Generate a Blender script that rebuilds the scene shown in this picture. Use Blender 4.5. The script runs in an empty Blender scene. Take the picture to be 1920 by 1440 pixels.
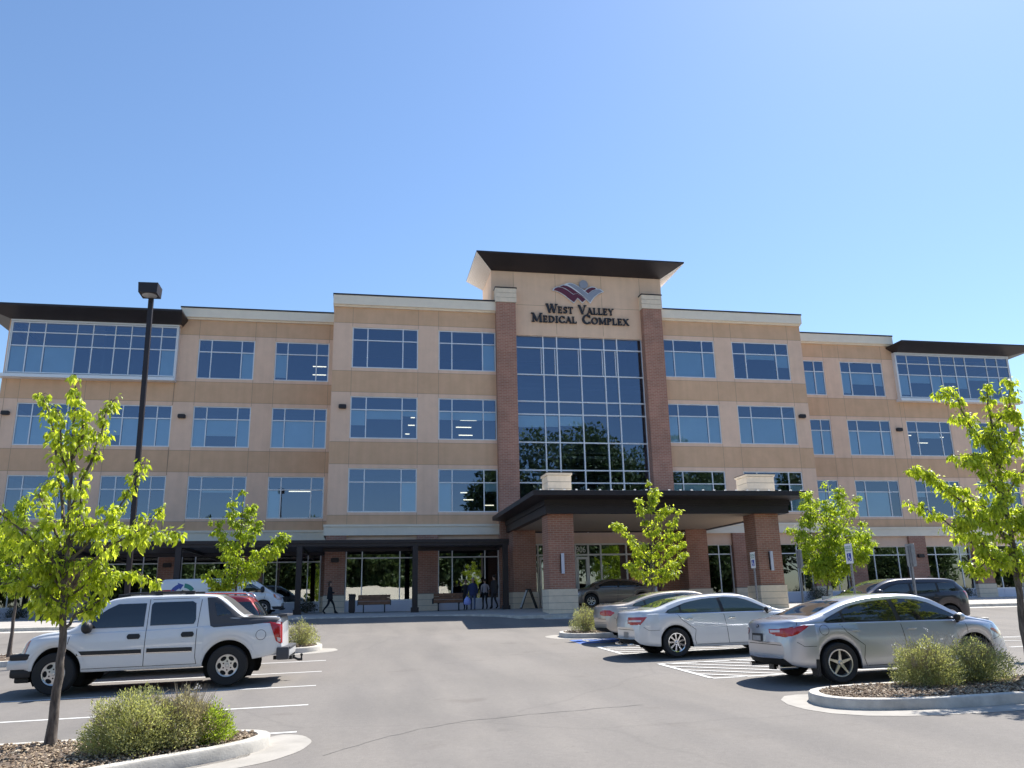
import bpy, bmesh, math, random
import numpy as np
from mathutils import Vector, Matrix, Euler
from mathutils.bvhtree import BVHTree
random.seed(7)
S = bpy.context.scene
COL = S.collection
R = math.radians

# ------------------------------------------------------------------ camera
cam_d = bpy.data.cameras.new("camera")
cam = bpy.data.objects.new("camera", cam_d); COL.objects.link(cam)
cam_d.sensor_width = 36.0; cam_d.lens = 36.0 * 1533.2 / 1920.0
cam_d.clip_start = 0.1; cam_d.clip_end = 6000
_r = Vector((0.9834, -0.1803, -0.0207)); _u = Vector((-0.0268, -0.2572, 0.9660)); _f = Vector((0.1795, 0.9494, 0.2578))
M = Matrix((( _r.x, _u.x, -_f.x, 0.0), (_r.y, _u.y, -_f.y, -47.49), (_r.z, _u.z, -_f.z, 0.0), (0, 0, 0, 1)))
cam.matrix_world = M
S.camera = cam

# ------------------------------------------------------------------ sky, sun, exposure
SUN_EL = 53.8; SUN_AZ = 51.0          # azimuth: degrees from +Y towards +X
W = bpy.data.worlds.new("World"); S.world = W; W.use_nodes = True
nt = W.node_tree
sky = nt.nodes.new("ShaderNodeTexSky"); sky.sky_type = 'NISHITA'; sky.sun_disc = False
sky.sun_elevation = R(SUN_EL); sky.sun_rotation = R(SUN_AZ)
sky.altitude = 700; sky.air_density = 1.3; sky.dust_density = 0.65; sky.ozone_density = 6.5
bg = nt.nodes["Background"]; bg.inputs[1].default_value = 0.102
nt.links.new(sky.outputs[0], bg.inputs[0])
sun_d = bpy.data.lights.new("sun", 'SUN'); sun_d.energy = 5.0; sun_d.angle = R(0.53); sun_d.color = (1.0, 0.955, 0.88)
sun = bpy.data.objects.new("sun", sun_d); COL.objects.link(sun)
_to = Vector((math.sin(R(SUN_AZ)) * math.cos(R(SUN_EL)), math.cos(R(SUN_AZ)) * math.cos(R(SUN_EL)), math.sin(R(SUN_EL))))
sun.rotation_euler = _to.to_track_quat('Z', 'Y').to_euler()
S.view_settings.view_transform = 'Standard'; S.view_settings.look = 'None'
S.view_settings.exposure = 0.80; S.view_settings.gamma = 1.0

# ------------------------------------------------------------------ materials
def nodes_of(name):
    m = bpy.data.materials.new(name); m.use_nodes = True
    t = m.node_tree; return m, t, t.nodes["Principled BSDF"], t.nodes["Material Output"]
def N(t, typ, **kw):
    n = t.nodes.new(typ)
    for k, v in kw.items():
        if k.startswith('i_'):
            n.inputs[k[2:].replace('_', ' ')].default_value = v
        else: setattr(n, k, v)
    return n
def rgb(c): return (c[0], c[1], c[2], 1.0)
def ramp(t, fac, stops):
    n = N(t, "ShaderNodeValToRGB"); e = n.color_ramp.elements
    while len(e) < len(stops): e.new(0.5)
    for el, (p, c) in zip(e, stops): el.position = p; el.color = rgb(c)
    t.links.new(fac, n.inputs[0]); return n.outputs[0]
def plain(name, col, rough=0.6, metal=0.0, coat=0.0, var=0.0, scale=6.0, bump=0.0, bscale=60.0, spec=None):
    m, t, p, o = nodes_of(name)
    p.inputs["Base Color"].default_value = rgb(col); p.inputs["Roughness"].default_value = rough
    p.inputs["Metallic"].default_value = metal; p.inputs["Coat Weight"].default_value = coat
    p.inputs["Coat Roughness"].default_value = 0.04
    if spec is not None: p.inputs["Specular IOR Level"].default_value = spec
    if var or bump: tc = N(t, "ShaderNodeTexCoord")
    if var:
        n = N(t, "ShaderNodeTexNoise", i_Scale=scale, i_Detail=6.0, i_Roughness=0.65); t.links.new(tc.outputs["Object"], n.inputs["Vector"])
        lo = tuple(c * (1 - var) for c in col); hi = tuple(min(1, c * (1 + var)) for c in col)
        t.links.new(ramp(t, n.outputs[0], [(0.3, lo), (0.7, hi)]), p.inputs["Base Color"])
    if bump:
        n2 = N(t, "ShaderNodeTexNoise", i_Scale=bscale, i_Detail=4.0); t.links.new(tc.outputs["Object"], n2.inputs["Vector"])
        b = N(t, "ShaderNodeBump", i_Strength=bump, i_Distance=0.01); t.links.new(n2.outputs[0], b.inputs["Height"])
        t.links.new(b.outputs[0], p.inputs["Normal"])
    return m
def emit(name, col, s):
    m, t, p, o = nodes_of(name); p.inputs["Base Color"].default_value = rgb(col)
    p.inputs["Emission Color"].default_value = rgb(col); p.inputs["Emission Strength"].default_value = s; return m
def brick(name, c1, c2, mortar):
    m, t, p, o = nodes_of(name); tc = N(t, "ShaderNodeTexCoord"); sx = N(t, "ShaderNodeSeparateXYZ"); t.links.new(tc.outputs["Object"], sx.inputs[0])
    ad = N(t, "ShaderNodeMath", operation='ADD'); t.links.new(sx.outputs[0], ad.inputs[0]); t.links.new(sx.outputs[1], ad.inputs[1])
    cx = N(t, "ShaderNodeCombineXYZ"); t.links.new(ad.outputs[0], cx.inputs[0]); t.links.new(sx.outputs[2], cx.inputs[1])
    b = N(t, "ShaderNodeTexBrick"); b.inputs["Scale"].default_value = 1.0; b.inputs["Brick Width"].default_value = 0.30; b.inputs["Row Height"].default_value = 0.10
    b.inputs["Mortar Size"].default_value = 0.012; b.inputs["Bias"].default_value = -0.1
    b.inputs["Color1"].default_value = rgb(c1); b.inputs["Color2"].default_value = rgb(c2); b.inputs["Mortar"].default_value = rgb(mortar)
    t.links.new(cx.outputs[0], b.inputs["Vector"])
    n = N(t, "ShaderNodeTexNoise", i_Scale=1.3, i_Detail=5.0); t.links.new(tc.outputs["Object"], n.inputs["Vector"])
    mx = N(t, "ShaderNodeMix", data_type='RGBA', blend_type='MULTIPLY'); mx.inputs[0].default_value = 0.5
    t.links.new(b.outputs[0], mx.inputs[6]); t.links.new(ramp(t, n.outputs[0], [(0.3, (0.6, 0.6, 0.6)), (0.7, (1.2, 1.15, 1.1))]), mx.inputs[7])
    t.links.new(mx.outputs[2], p.inputs["Base Color"]); p.inputs["Roughness"].default_value = 0.85
    bp = N(t, "ShaderNodeBump", i_Strength=0.6, i_Distance=0.01, invert=True); t.links.new(b.outputs[1], bp.inputs["Height"]); t.links.new(bp.outputs[0], p.inputs["Normal"])
    return m
def leafmat(name, c_lo, c_hi, trans, mix=0.5):
    m, t, p, o = nodes_of(name); g = N(t, "ShaderNodeNewGeometry")
    c = ramp(t, g.outputs["Random Per Island"], [(0.0, c_lo), (0.80, c_hi), (1.0, tuple(min(.8, 1.15*q + .05) for q in c_hi))])
    t.links.new(c, p.inputs["Base Color"]); p.inputs["Roughness"].default_value = 0.42
    tr = N(t, "ShaderNodeBsdfTranslucent")
    mm = N(t, "ShaderNodeMix", data_type='RGBA', blend_type='MULTIPLY'); mm.inputs[0].default_value = 1.0
    t.links.new(c, mm.inputs[6]); mm.inputs[7].default_value = rgb(trans); t.links.new(mm.outputs[2], tr.inputs[0])
    ms = N(t, "ShaderNodeMixShader"); ms.inputs[0].default_value = mix
    t.links.new(p.outputs[0], ms.inputs[1]); t.links.new(tr.outputs[0], ms.inputs[2]); t.links.new(ms.outputs[0], o.inputs[0])
    return m
def bark(name, c1, c2):
    m, t, p, o = nodes_of(name); tc = N(t, "ShaderNodeTexCoord"); mp = N(t, "ShaderNodeMapping"); mp.inputs["Scale"].default_value = (22, 22, 5)
    t.links.new(tc.outputs["Object"], mp.inputs[0]); n = N(t, "ShaderNodeTexNoise", i_Scale=1.0, i_Detail=8.0, i_Roughness=0.7); t.links.new(mp.outputs[0], n.inputs["Vector"])
    t.links.new(ramp(t, n.outputs[0], [(0.35, c1), (0.65, c2)]), p.inputs["Base Color"]); p.inputs["Roughness"].default_value = 0.9
    b = N(t, "ShaderNodeBump", i_Strength=0.8, i_Distance=0.02); t.links.new(n.outputs[0], b.inputs["Height"]); t.links.new(b.outputs[0], p.inputs["Normal"])
    return m
def winglass(name, tint, refl, base=0.30):
    m, t, p, o = nodes_of(name); t.nodes.remove(p)
    tr = N(t, "ShaderNodeBsdfTransparent"); tr.inputs[0].default_value = rgb(tint)
    gl = N(t, "ShaderNodeBsdfGlossy"); gl.inputs[0].default_value = rgb(refl); gl.inputs[1].default_value = 0.01
    tc = N(t, "ShaderNodeTexCoord"); nz = N(t, "ShaderNodeTexNoise", i_Scale=0.55, i_Detail=2.0); t.links.new(tc.outputs["Object"], nz.inputs["Vector"])
    bp = N(t, "ShaderNodeBump", i_Strength=0.06, i_Distance=0.05); t.links.new(nz.outputs[0], bp.inputs["Height"]); t.links.new(bp.outputs[0], gl.inputs["Normal"])
    fr = N(t, "ShaderNodeFresnel", i_IOR=1.5); ad = N(t, "ShaderNodeMath", operation='ADD', use_clamp=True); ad.inputs[1].default_value = base
    t.links.new(fr.outputs[0], ad.inputs[0]); ms = N(t, "ShaderNodeMixShader"); t.links.new(ad.outputs[0], ms.inputs[0])
    t.links.new(tr.outputs[0], ms.inputs[1]); t.links.new(gl.outputs[0], ms.inputs[2]); t.links.new(ms.outputs[0], o.inputs[0]); return m
def asphalt():
    m, t, p, o = nodes_of("asphalt"); tc = N(t, "ShaderNodeTexCoord"); P = tc.outputs["Object"]
    n1 = N(t, "ShaderNodeTexNoise", i_Scale=0.22, i_Detail=7.0, i_Roughness=0.6); t.links.new(P, n1.inputs["Vector"])
    n2 = N(t, "ShaderNodeTexNoise", i_Scale=95.0, i_Detail=3.0); t.links.new(P, n2.inputs["Vector"])
    mp = N(t, "ShaderNodeMapping"); mp.inputs["Scale"].default_value = (0.8, 0.12, 1); mp.inputs["Rotation"].default_value = (0, 0, R(9)); t.links.new(P, mp.inputs[0])
    n3 = N(t, "ShaderNodeTexNoise", i_Scale=1.2, i_Detail=5.0); t.links.new(mp.outputs[0], n3.inputs["Vector"])
    c1 = ramp(t, n1.outputs[0], [(0.25, (0.188, 0.174, 0.160)), (0.75, (0.228, 0.211, 0.195))])
    c2 = ramp(t, n2.outputs[0], [(0.3, (0.72, 0.72, 0.72)), (0.7, (1.25, 1.24, 1.22))])
    c3 = ramp(t, n3.outputs[0], [(0.32, (0.86, 0.86, 0.87)), (0.62, (1.04, 1.03, 1.02))])
    a = N(t, "ShaderNodeMix", data_type='RGBA', blend_type='MULTIPLY'); a.inputs[0].default_value = 0.6; t.links.new(c1, a.inputs[6]); t.links.new(c2, a.inputs[7])
    b = N(t, "ShaderNodeMix", data_type='RGBA', blend_type='MULTIPLY'); b.inputs[0].default_value = 1.0; t.links.new(a.outputs[2], b.inputs[6]); t.links.new(c3, b.inputs[7])
    # thin wandering cracks and a few oil spots
    nd = N(t, "ShaderNodeTexNoise", i_Scale=0.9, i_Detail=4.0); t.links.new(P, nd.inputs["Vector"])
    mx = N(t, "ShaderNodeMix", data_type='VECTOR'); mx.inputs[0].default_value = 0.35; t.links.new(P, mx.inputs[4]); t.links.new(nd.outputs[1], mx.inputs[5])
    v = N(t, "ShaderNodeTexVoronoi", feature='DISTANCE_TO_EDGE'); v.inputs["Scale"].default_value = 0.17; t.links.new(mx.outputs[1], v.inputs["Vector"])
    ck = ramp(t, v.outputs["Distance"], [(0.0, (0.62, 0.62, 0.62)), (0.006, (1, 1, 1))])
    d = N(t, "ShaderNodeMix", data_type='RGBA', blend_type='MULTIPLY'); d.inputs[0].default_value = 0.22; t.links.new(b.outputs[2], d.inputs[6]); t.links.new(ck, d.inputs[7])
    n5 = N(t, "ShaderNodeTexNoise", i_Scale=0.75, i_Detail=3.0); t.links.new(P, n5.inputs["Vector"])
    sp = ramp(t, n5.outputs[0], [(0.25, (0.78, 0.76, 0.75)), (0.36, (1, 1, 1))])
    e = N(t, "ShaderNodeMix", data_type='RGBA', blend_type='MULTIPLY'); e.inputs[0].default_value = 0.7; t.links.new(d.outputs[2], e.inputs[6]); t.links.new(sp, e.inputs[7])
    n6 = N(t, "ShaderNodeTexNoise", i_Scale=11.0, i_Detail=9.0, i_Roughness=0.75); t.links.new(P, n6.inputs["Vector"])
    f = N(t, "ShaderNodeMix", data_type='RGBA', blend_type='MULTIPLY'); f.inputs[0].default_value = 1.0; t.links.new(e.outputs[2], f.inputs[6]); t.links.new(ramp(t, n6.outputs[0], [(0.3, (0.90, 0.90, 0.90)), (0.7, (1.06, 1.06, 1.06))]), f.inputs[7])
    v2 = N(t, "ShaderNodeTexVoronoi"); v2.inputs["Scale"].default_value = 0.75; t.links.new(mx.outputs[1], v2.inputs["Vector"])
    v3 = N(t, "ShaderNodeTexVoronoi"); v3.inputs["Scale"].default_value = 2.6; t.links.new(mx.outputs[1], v3.inputs["Vector"])
    for vv, r_, dk in ((v2, .085, .72), (v3, .06, .80)):
        g = N(t, "ShaderNodeMix", data_type='RGBA', blend_type='MULTIPLY'); t.links.new(ramp(t, n1.outputs[0], [(0.46, (0, 0, 0)), (0.56, (1, 1, 1))]), g.inputs[0])
        t.links.new(f.outputs[2], g.inputs[6]); t.links.new(ramp(t, vv.outputs["Distance"], [(r_*.3, (dk, dk, dk)), (r_, (1, 1, 1))]), g.inputs[7]); f = g
    e = f
    t.links.new(e.outputs[2], p.inputs["Base Color"]); p.inputs["Roughness"].default_value = 0.9; p.inputs["Specular IOR Level"].default_value = 0.25
    bm_ = N(t, "ShaderNodeBump", i_Strength=0.5, i_Distance=0.008); t.links.new(n2.outputs[0], bm_.inputs["Height"]); t.links.new(bm_.outputs[0], p.inputs["Normal"])
    return m
def paint(name, col, metal=0.0, rough=0.35):
    m = plain(name, col, rough, metal, 1.0); return m
def roadpaint(name, col):
    m, t, p, o = nodes_of(name); tc = N(t, "ShaderNodeTexCoord")
    n = N(t, "ShaderNodeTexNoise", i_Scale=28.0, i_Detail=5.0, i_Roughness=0.7); t.links.new(tc.outputs["Object"], n.inputs["Vector"])
    n2 = N(t, "ShaderNodeTexNoise", i_Scale=1.1, i_Detail=3.0); t.links.new(tc.outputs["Object"], n2.inputs["Vector"])
    ad = N(t, "ShaderNodeMath", operation='ADD'); t.links.new(n.outputs[0], ad.inputs[0]); t.links.new(n2.outputs[0], ad.inputs[1])
    dk = tuple(0.45 * c + 0.06 for c in col)
    t.links.new(ramp(t, ad.outputs[0], [(0.36, dk), (0.48, col)]), p.inputs["Base Color"]); p.inputs["Roughness"].default_value = 0.8; return m

MT = {}
MT['asphalt'] = asphalt()
MT['concrete'] = plain("concrete", (0.50, 0.47, 0.42), 0.9, var=0.26, scale=3.0, bump=0.3, bscale=45)
MT['walk'] = plain("sidewalk_concrete", (0.40, 0.375, 0.345), 0.9, var=0.12, scale=1.5, bump=0.2)
MT['apron'] = plain("gutter_concrete", (0.36, 0.335, 0.30), 0.9, var=0.14, scale=2.5, bump=0.3, bscale=45)
MT['membrane'] = plain("roof_membrane", (0.74, 0.72, 0.68), 0.85, var=0.05)
MT['crack'] = plain("sealed_crack", (0.135, 0.127, 0.12), 0.9)
MT['soil'] = plain("mulch_soil", (0.13, 0.095, 0.07), 0.95, var=0.4, scale=30, bump=1.0, bscale=40)
MT['line'] = roadpaint("road_paint_white", (0.58, 0.575, 0.555))
MT['bluep'] = roadpaint("road_paint_blue", (0.06, 0.14, 0.42))
MT['eifs_l'] = plain("stucco_beige", (0.80, 0.56, 0.415), 0.9, var=0.06, scale=1.2, bump=0.15, bscale=80)
MT['eifs_d'] = plain("stucco_tan", (0.67, 0.430, 0.270), 0.9, var=0.07, scale=1.2, bump=0.15, bscale=80)
MT['eifs_t'] = plain("stucco_tower", (0.78, 0.545, 0.385), 0.9, var=0.05, scale=1.2, bump=0.15, bscale=80)
for _n in ('eifs_l', 'eifs_d', 'eifs_t'):                     # rain streaks and patchy tone on the stucco
    _t = MT[_n].node_tree; _p = _t.nodes["Principled BSDF"]; _src = _p.inputs["Base Color"].links[0].from_socket
    _tc = N(_t, "ShaderNodeTexCoord"); _mp = N(_t, "ShaderNodeMapping"); _mp.inputs["Scale"].default_value = (2.6, 2.6, 0.16); _t.links.new(_tc.outputs["Object"], _mp.inputs[0])
    _nz = N(_t, "ShaderNodeTexNoise", i_Scale=1.0, i_Detail=5.0); _t.links.new(_mp.outputs[0], _nz.inputs["Vector"])
    _mx = N(_t, "ShaderNodeMix", data_type='RGBA', blend_type='MULTIPLY'); _mx.inputs[0].default_value = 1.0; _t.links.new(_src, _mx.inputs[6])
    _t.links.new(ramp(_t, _nz.outputs[0], [(0.32, (0.945, 0.94, 0.93)), (0.60, (1.01, 1.01, 1.01))]), _mx.inputs[7]); _t.links.new(_mx.outputs[2], _p.inputs["Base Color"])
MT['joint'] = plain("stucco_joint", (0.40, 0.275, 0.19), 0.9)
MT['cream'] = plain("cornice_cream", (0.84, 0.74, 0.60), 0.8, var=0.04, scale=2)
MT['stone'] = plain("cast_stone", (0.78, 0.65, 0.50), 0.9, var=0.08, scale=4, bump=0.3, bscale=30)
MT['stone_g'] = plain("cast_stone_joint", (0.26, 0.22, 0.18), 0.9)
MT['brick'] = brick("brick_red", (0.36, 0.165, 0.110), (0.425, 0.205, 0.145), (0.45, 0.32, 0.255))
MT['bronze'] = plain("dark_bronze_metal", (0.030, 0.024, 0.026), 0.45, 0.3, var=0.12, scale=2)
MT['pale_metal'] = plain("pale_ribbed_metal", (0.90, 0.87, 0.82), 0.4)
MT['soffit'] = plain("soffit_tan", (0.50, 0.39, 0.29), 0.85, var=0.05)
MT['frame'] = plain("window_aluminium", (0.74, 0.75, 0.77), 0.35, 0.15)
MT['panel'] = plain("spandrel_panel", (0.66, 0.66, 0.74), 0.5)
MT['glass'] = winglass("window_glass", (0.66, 0.78, 0.82), (0.54, 0.66, 0.90), 0.18)
MT['glass_d'] = winglass("storefront_glass", (0.50, 0.55, 0.56), (0.80, 0.86, 0.88), 0.24)
MT['blind'] = plain("roller_blind", (0.62, 0.76, 0.80), 0.8, var=0.05, scale=0.8)
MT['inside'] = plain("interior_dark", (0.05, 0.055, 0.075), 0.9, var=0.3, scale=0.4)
MT['ceil'] = emit("ceiling_tube", (1.0, 0.84, 0.64), 1.2)
MT['black'] = plain("black_plastic", (0.016, 0.016, 0.018), 0.55)
MT['dark'] = plain("underbody_and_gaps", (0.008, 0.008, 0.008), 0.95)
MT['tyre'] = plain("tyre_rubber", (0.022, 0.022, 0.023), 0.85, bump=0.2, bscale=90)
MT['alloy'] = plain("alloy_rim", (0.62, 0.62, 0.63), 0.28, 0.85)
MT['bumper'] = plain("bumper_bright", (0.60, 0.61, 0.63), 0.30, 0.35)
MT['chrome'] = plain("chrome", (0.75, 0.75, 0.76), 0.12, 1.0)
MT['carglass'] = plain("car_glass", (0.012, 0.015, 0.017), 0.03, 0.0, 0.6, spec=0.9)
MT['cargreen'] = plain("car_glass_green", (0.05, 0.075, 0.068), 0.03, 0.0, 0.6, spec=0.9)
MT['tail'] = plain("tail_lamp_red", (0.42, 0.012, 0.014), 0.12, 0.0, 0.8)
MT['tailw'] = plain("lamp_clear", (0.62, 0.50, 0.50), 0.15, 0.2, 0.8)
MT['amber'] = plain("lamp_amber", (0.55, 0.14, 0.03), 0.15, 0.0, 0.8)
MT['galv'] = plain("galvanised_steel", (0.34, 0.34, 0.35), 0.5, 0.5, var=0.15, scale=12)
MT['signwhite'] = plain("sign_white", (0.80, 0.80, 0.80), 0.5)
MT['signblue'] = plain("sign_blue", (0.015, 0.045, 0.36), 0.5)
MT['signgreen'] = plain("sign_green", (0.02, 0.20, 0.09), 0.5)
MT['letter'] = plain("sign_letter_dark", (0.020, 0.019, 0.026), 0.5)
MT['maroon'] = plain("emblem_maroon", (0.115, 0.016, 0.040), 0.45)
MT['egrey'] = plain("emblem_grey", (0.30, 0.31, 0.36), 0.4, 0.2)
MT['bark'] = bark("tree_bark", (0.045, 0.035, 0.03), (0.19, 0.155, 0.13))
MT['bark_l'] = bark("stem_bark", (0.22, 0.17, 0.12), (0.46, 0.38, 0.28))
MT['leaf'] = leafmat("maple_leaf", (0.20, 0.275, 0.022), (0.46, 0.545, 0.075), (1.7, 1.6, 0.8), 0.62)
MT['leaf2'] = leafmat("maple_leaf_green", (0.17, 0.25, 0.020), (0.38, 0.48, 0.055), (1.7, 1.6, 0.8), 0.62)
MT['shrub'] = leafmat("shrub_leaf", (0.20, 0.21, 0.09), (0.46, 0.47, 0.25), (1.4, 1.4, 0.7), 0.42)
MT['shrub_g'] = leafmat("shrub_leaf_green", (0.16, 0.22, 0.025), (0.36, 0.44, 0.06), (1.4, 1.5, 0.7), 0.5)
MT['shrub_d'] = leafmat("shrub_leaf_dry", (0.30, 0.28, 0.13), (0.56, 0.52, 0.30), (1.2, 1.15, 0.8), 0.35)
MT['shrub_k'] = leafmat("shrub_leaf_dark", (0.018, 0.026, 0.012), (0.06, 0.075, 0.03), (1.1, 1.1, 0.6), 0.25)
MT['bigleaf'] = leafmat("far_tree_leaf", (0.06, 0.10, 0.035), (0.13, 0.19, 0.065), (1.1, 1.1, 0.6), 0.25)
def gravelmat():
    m, t, p, o = nodes_of("gravel_chip"); g = N(t, "ShaderNodeNewGeometry")
    t.links.new(ramp(t, g.outputs["Random Per Island"], [(0.0, (0.11, 0.075, 0.05)), (0.45, (0.25, 0.18, 0.12)), (0.8, (0.40, 0.31, 0.215)), (1.0, (0.56, 0.47, 0.36))]), p.inputs["Base Color"]); p.inputs["Roughness"].default_value = 0.9; return m
MT['gravel'] = gravelmat()
MT['wood'] = plain("bench_wood", (0.20, 0.095, 0.05), 0.6, var=0.3, scale=8)
MT['skin'] = plain("skin", (0.40, 0.23, 0.16), 0.6)
MT['cl_black'] = plain("cloth_black", (0.012, 0.012, 0.016), 0.9)
MT['cl_navy'] = plain("cloth_navy", (0.025, 0.035, 0.10), 0.9)
MT['cl_jean'] = plain("cloth_jean", (0.06, 0.08, 0.15), 0.9)
MT['cl_white'] = plain("cloth_pale", (0.42, 0.36, 0.38), 0.9)
MT['cl_grey'] = plain("cloth_grey", (0.045, 0.04, 0.045), 0.9)
MT['hair_d'] = plain("hair_dark", (0.02, 0.014, 0.012), 0.7)
MT['hair_g'] = plain("hair_grey", (0.25, 0.22, 0.20), 0.7)
MT['hair_b'] = plain("hair_brown", (0.07, 0.04, 0.025), 0.7)
MT['bag'] = plain("plastic_bag_blue", (0.30, 0.36, 0.85), 0.5, var=0.3, scale=14)

# ------------------------------------------------------------------ mesh helpers
class MB:
    def __init__(s): s.v = []; s.f = []; s.m = []
    def add(s, vs, fs, mi=0):
        o = len(s.v); s.v += [tuple(v) for v in vs]; s.f += [tuple(i + o for i in f) for f in fs]; s.m += [mi] * len(fs)
    def box(s, x0, x1, y0, y1, z0, z1, mi=0):
        s.add([(x0,y0,z0),(x1,y0,z0),(x1,y1,z0),(x0,y1,z0),(x0,y0,z1),(x1,y0,z1),(x1,y1,z1),(x0,y1,z1)],
              [(0,3,2,1),(4,5,6,7),(0,1,5,4),(1,2,6,5),(2,3,7,6),(3,0,4,7)], mi)
    def bbox(s, x0, x1, y0, y1, z0, z1, b=0.02, mi=0):      # box with chamfered edges
        bm = bmesh.new(); bmesh.ops.create_cube(bm, size=1.0)
        for v in bm.verts: v.co = Vector(((x0+x1)/2 + v.co.x*(x1-x0), (y0+y1)/2 + v.co.y*(y1-y0), (z0+z1)/2 + v.co.z*(z1-z0)))
        bmesh.ops.bevel(bm, geom=bm.edges[:], offset=b, segments=2, affect='EDGES', profile=0.6)
        s.from_bm(bm, mi)
    def from_bm(s, bm, mi=0):
        bm.verts.ensure_lookup_table(); bm.verts.index_update()
        s.add([v.co[:] for v in bm.verts], [[v.index for v in f.verts] for f in bm.faces], mi); bm.free()
    def quad(s, a, b, c, d, mi=0): s.add([a, b, c, d], [(0, 1, 2, 3)], mi)
    def grid(s, rows, mi=0, closed=False):
        n = len(rows[0]); vs = [p for r in rows for p in r]; fs = []
        for i in range(len(rows) - 1):
            for j in range(n - 1 if not closed else n):
                k = (j + 1) % n; fs.append((i*n+j, i*n+k, (i+1)*n+k, (i+1)*n+j))
        s.add(vs, fs, mi)
    def tube(s, pts, rad, seg=8, mi=0, cap=True):
        pts = [Vector(p) for p in pts]; rows = []; ref = None
        for i, p in enumerate(pts):
            d = (pts[min(i+1, len(pts)-1)] - pts[max(i-1, 0)]).normalized()
            if ref is None: ref = Vector((1, 0, 0)) if abs(d.x) < 0.8 else Vector((0, 1, 0))
            a = (ref - d * ref.dot(d)).normalized(); b = d.cross(a); ref = a
            r = rad[i] if isinstance(rad, (list, tuple)) else rad
            rows.append([p + a * (r * math.cos(2*math.pi*k/seg)) + b * (r * math.sin(2*math.pi*k/seg)) for k in range(seg)])
        s.grid(rows, mi, True)
        if cap:
            s.add(rows[0], [tuple(range(seg))[::-1]], mi); s.add(rows[-1], [tuple(range(seg))], mi)
    def prism(s, poly, y0, y1, mi=0):                       # (x,z) outline extruded along y
        n = len(poly); vs = [(x, y0, z) for x, z in poly] + [(x, y1, z) for x, z in poly]
        s.add(vs, [tuple(range(n)), tuple(range(2*n-1, n-1, -1))] + [(i, (i+1) % n, n+(i+1) % n, n+i) for i in range(n)], mi)
    def prismx(s, poly, x0, x1, mi=0):                      # (y,z) outline extruded along x
        n = len(poly); vs = [(x0, y, z) for y, z in poly] + [(x1, y, z) for y, z in poly]
        s.add(vs, [tuple(range(n)), tuple(range(2*n-1, n-1, -1))] + [(i, (i+1) % n, n+(i+1) % n, n+i) for i in range(n)], mi)
    def lathe_y(s, prof, c=(0, 0, 0), seg=28, mi=0):         # prof: (radius, y)
        rows = [[(c[0] + r*math.cos(2*math.pi*k/seg), c[1] + y, c[2] + r*math.sin(2*math.pi*k/seg)) for k in range(seg)] for r, y in prof]
        s.grid(rows, mi, True)
    def ball(s, c, rx, ry, rz, mi=0, u=12, v=8):
        rows = []
        for i in range(v + 1):
            a = math.pi * i / v - math.pi/2
            rows.append([(c[0] + rx*math.cos(a)*math.cos(2*math.pi*k/u), c[1] + ry*math.cos(a)*math.sin(2*math.pi*k/u), c[2] + rz*math.sin(a)) for k in range(u)])
        s.grid(rows, mi, True)
    def build(s, name, mats, parent=None, smooth=None, fix=True, loc=None):
        me = bpy.data.meshes.new(name); me.from_pydata(s.v, [], s.f)
        mats = mats if isinstance(mats, (list, tuple)) else [mats]
        for m in mats: me.materials.append(MT[m] if isinstance(m, str) else m)
        me.polygons.foreach_set("material_index", s.m); me.update()
        if fix:
            bm = bmesh.new(); bm.from_mesh(me)
            if smooth: bmesh.ops.remove_doubles(bm, verts=bm.verts, dist=1e-5)
            bmesh.ops.recalc_face_normals(bm, faces=bm.faces); bm.to_mesh(me); bm.free()
        if smooth:
            me.polygons.foreach_set("use_smooth", [True] * len(me.polygons)); me.set_sharp_from_angle(angle=R(smooth))
        o = bpy.data.objects.new(name, me); COL.objects.link(o)
        if parent: o.parent = parent
        if loc: o.location = loc
        return o
def tag(o, label, cat, group=None):
    o["label"] = label; o["category"] = cat
    if group: o["group"] = group
    return o
def thing(name, label, cat, loc=(0, 0, 0), rz=0.0, group=None):
    o = bpy.data.objects.new(name, None); COL.objects.link(o); o.location = loc; o.rotation_euler = (0, 0, rz); o.empty_display_size = 0.3
    return tag(o, label, cat, group)
def kind(o, k): o["kind"] = k; return o

# ------------------------------------------------------------------ ground shape
GY = [-2000,-120,-60,-40,-32.4,-29.66,-26.92,-24.2,-18.5,-14.6,-12.0,-10.3,-8.5,-5.0,0,60,2000]
GZ = [-2.6,-1.9,-1.82,-1.72,-1.603,-1.533,-1.464,-1.385,-1.13,-.99,-.78,-.62,-.55,-.47,-.38,-.33,-.33]
def G(x, y):
    s = min(1, max(0, (-12 - y) / 10)); s = s*s*(3 - 2*s)
    return float(np.interp(y, GY, GZ)) + 0.015 * min(16, max(-12, x - 1)) * s
# ------------------------------------------------------------------ ground sheet, pavement, kerbs, markings
xs = sorted(set([-1500,-600,-250,-120,-60] + list(np.arange(-40, 61, 1.0)) + [90,160,300,700,1500]))
ys = sorted(set([-1500,-500,-200,-120,-80] + list(np.arange(-60, 8.1, 0.5)) + [20,60,200,700,1500]))
b = MB(); b.grid([[(x, y, G(x, y)) for x in xs] for y in ys])
kind(b.build("ground", 'asphalt', smooth=60), 'structure')

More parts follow.
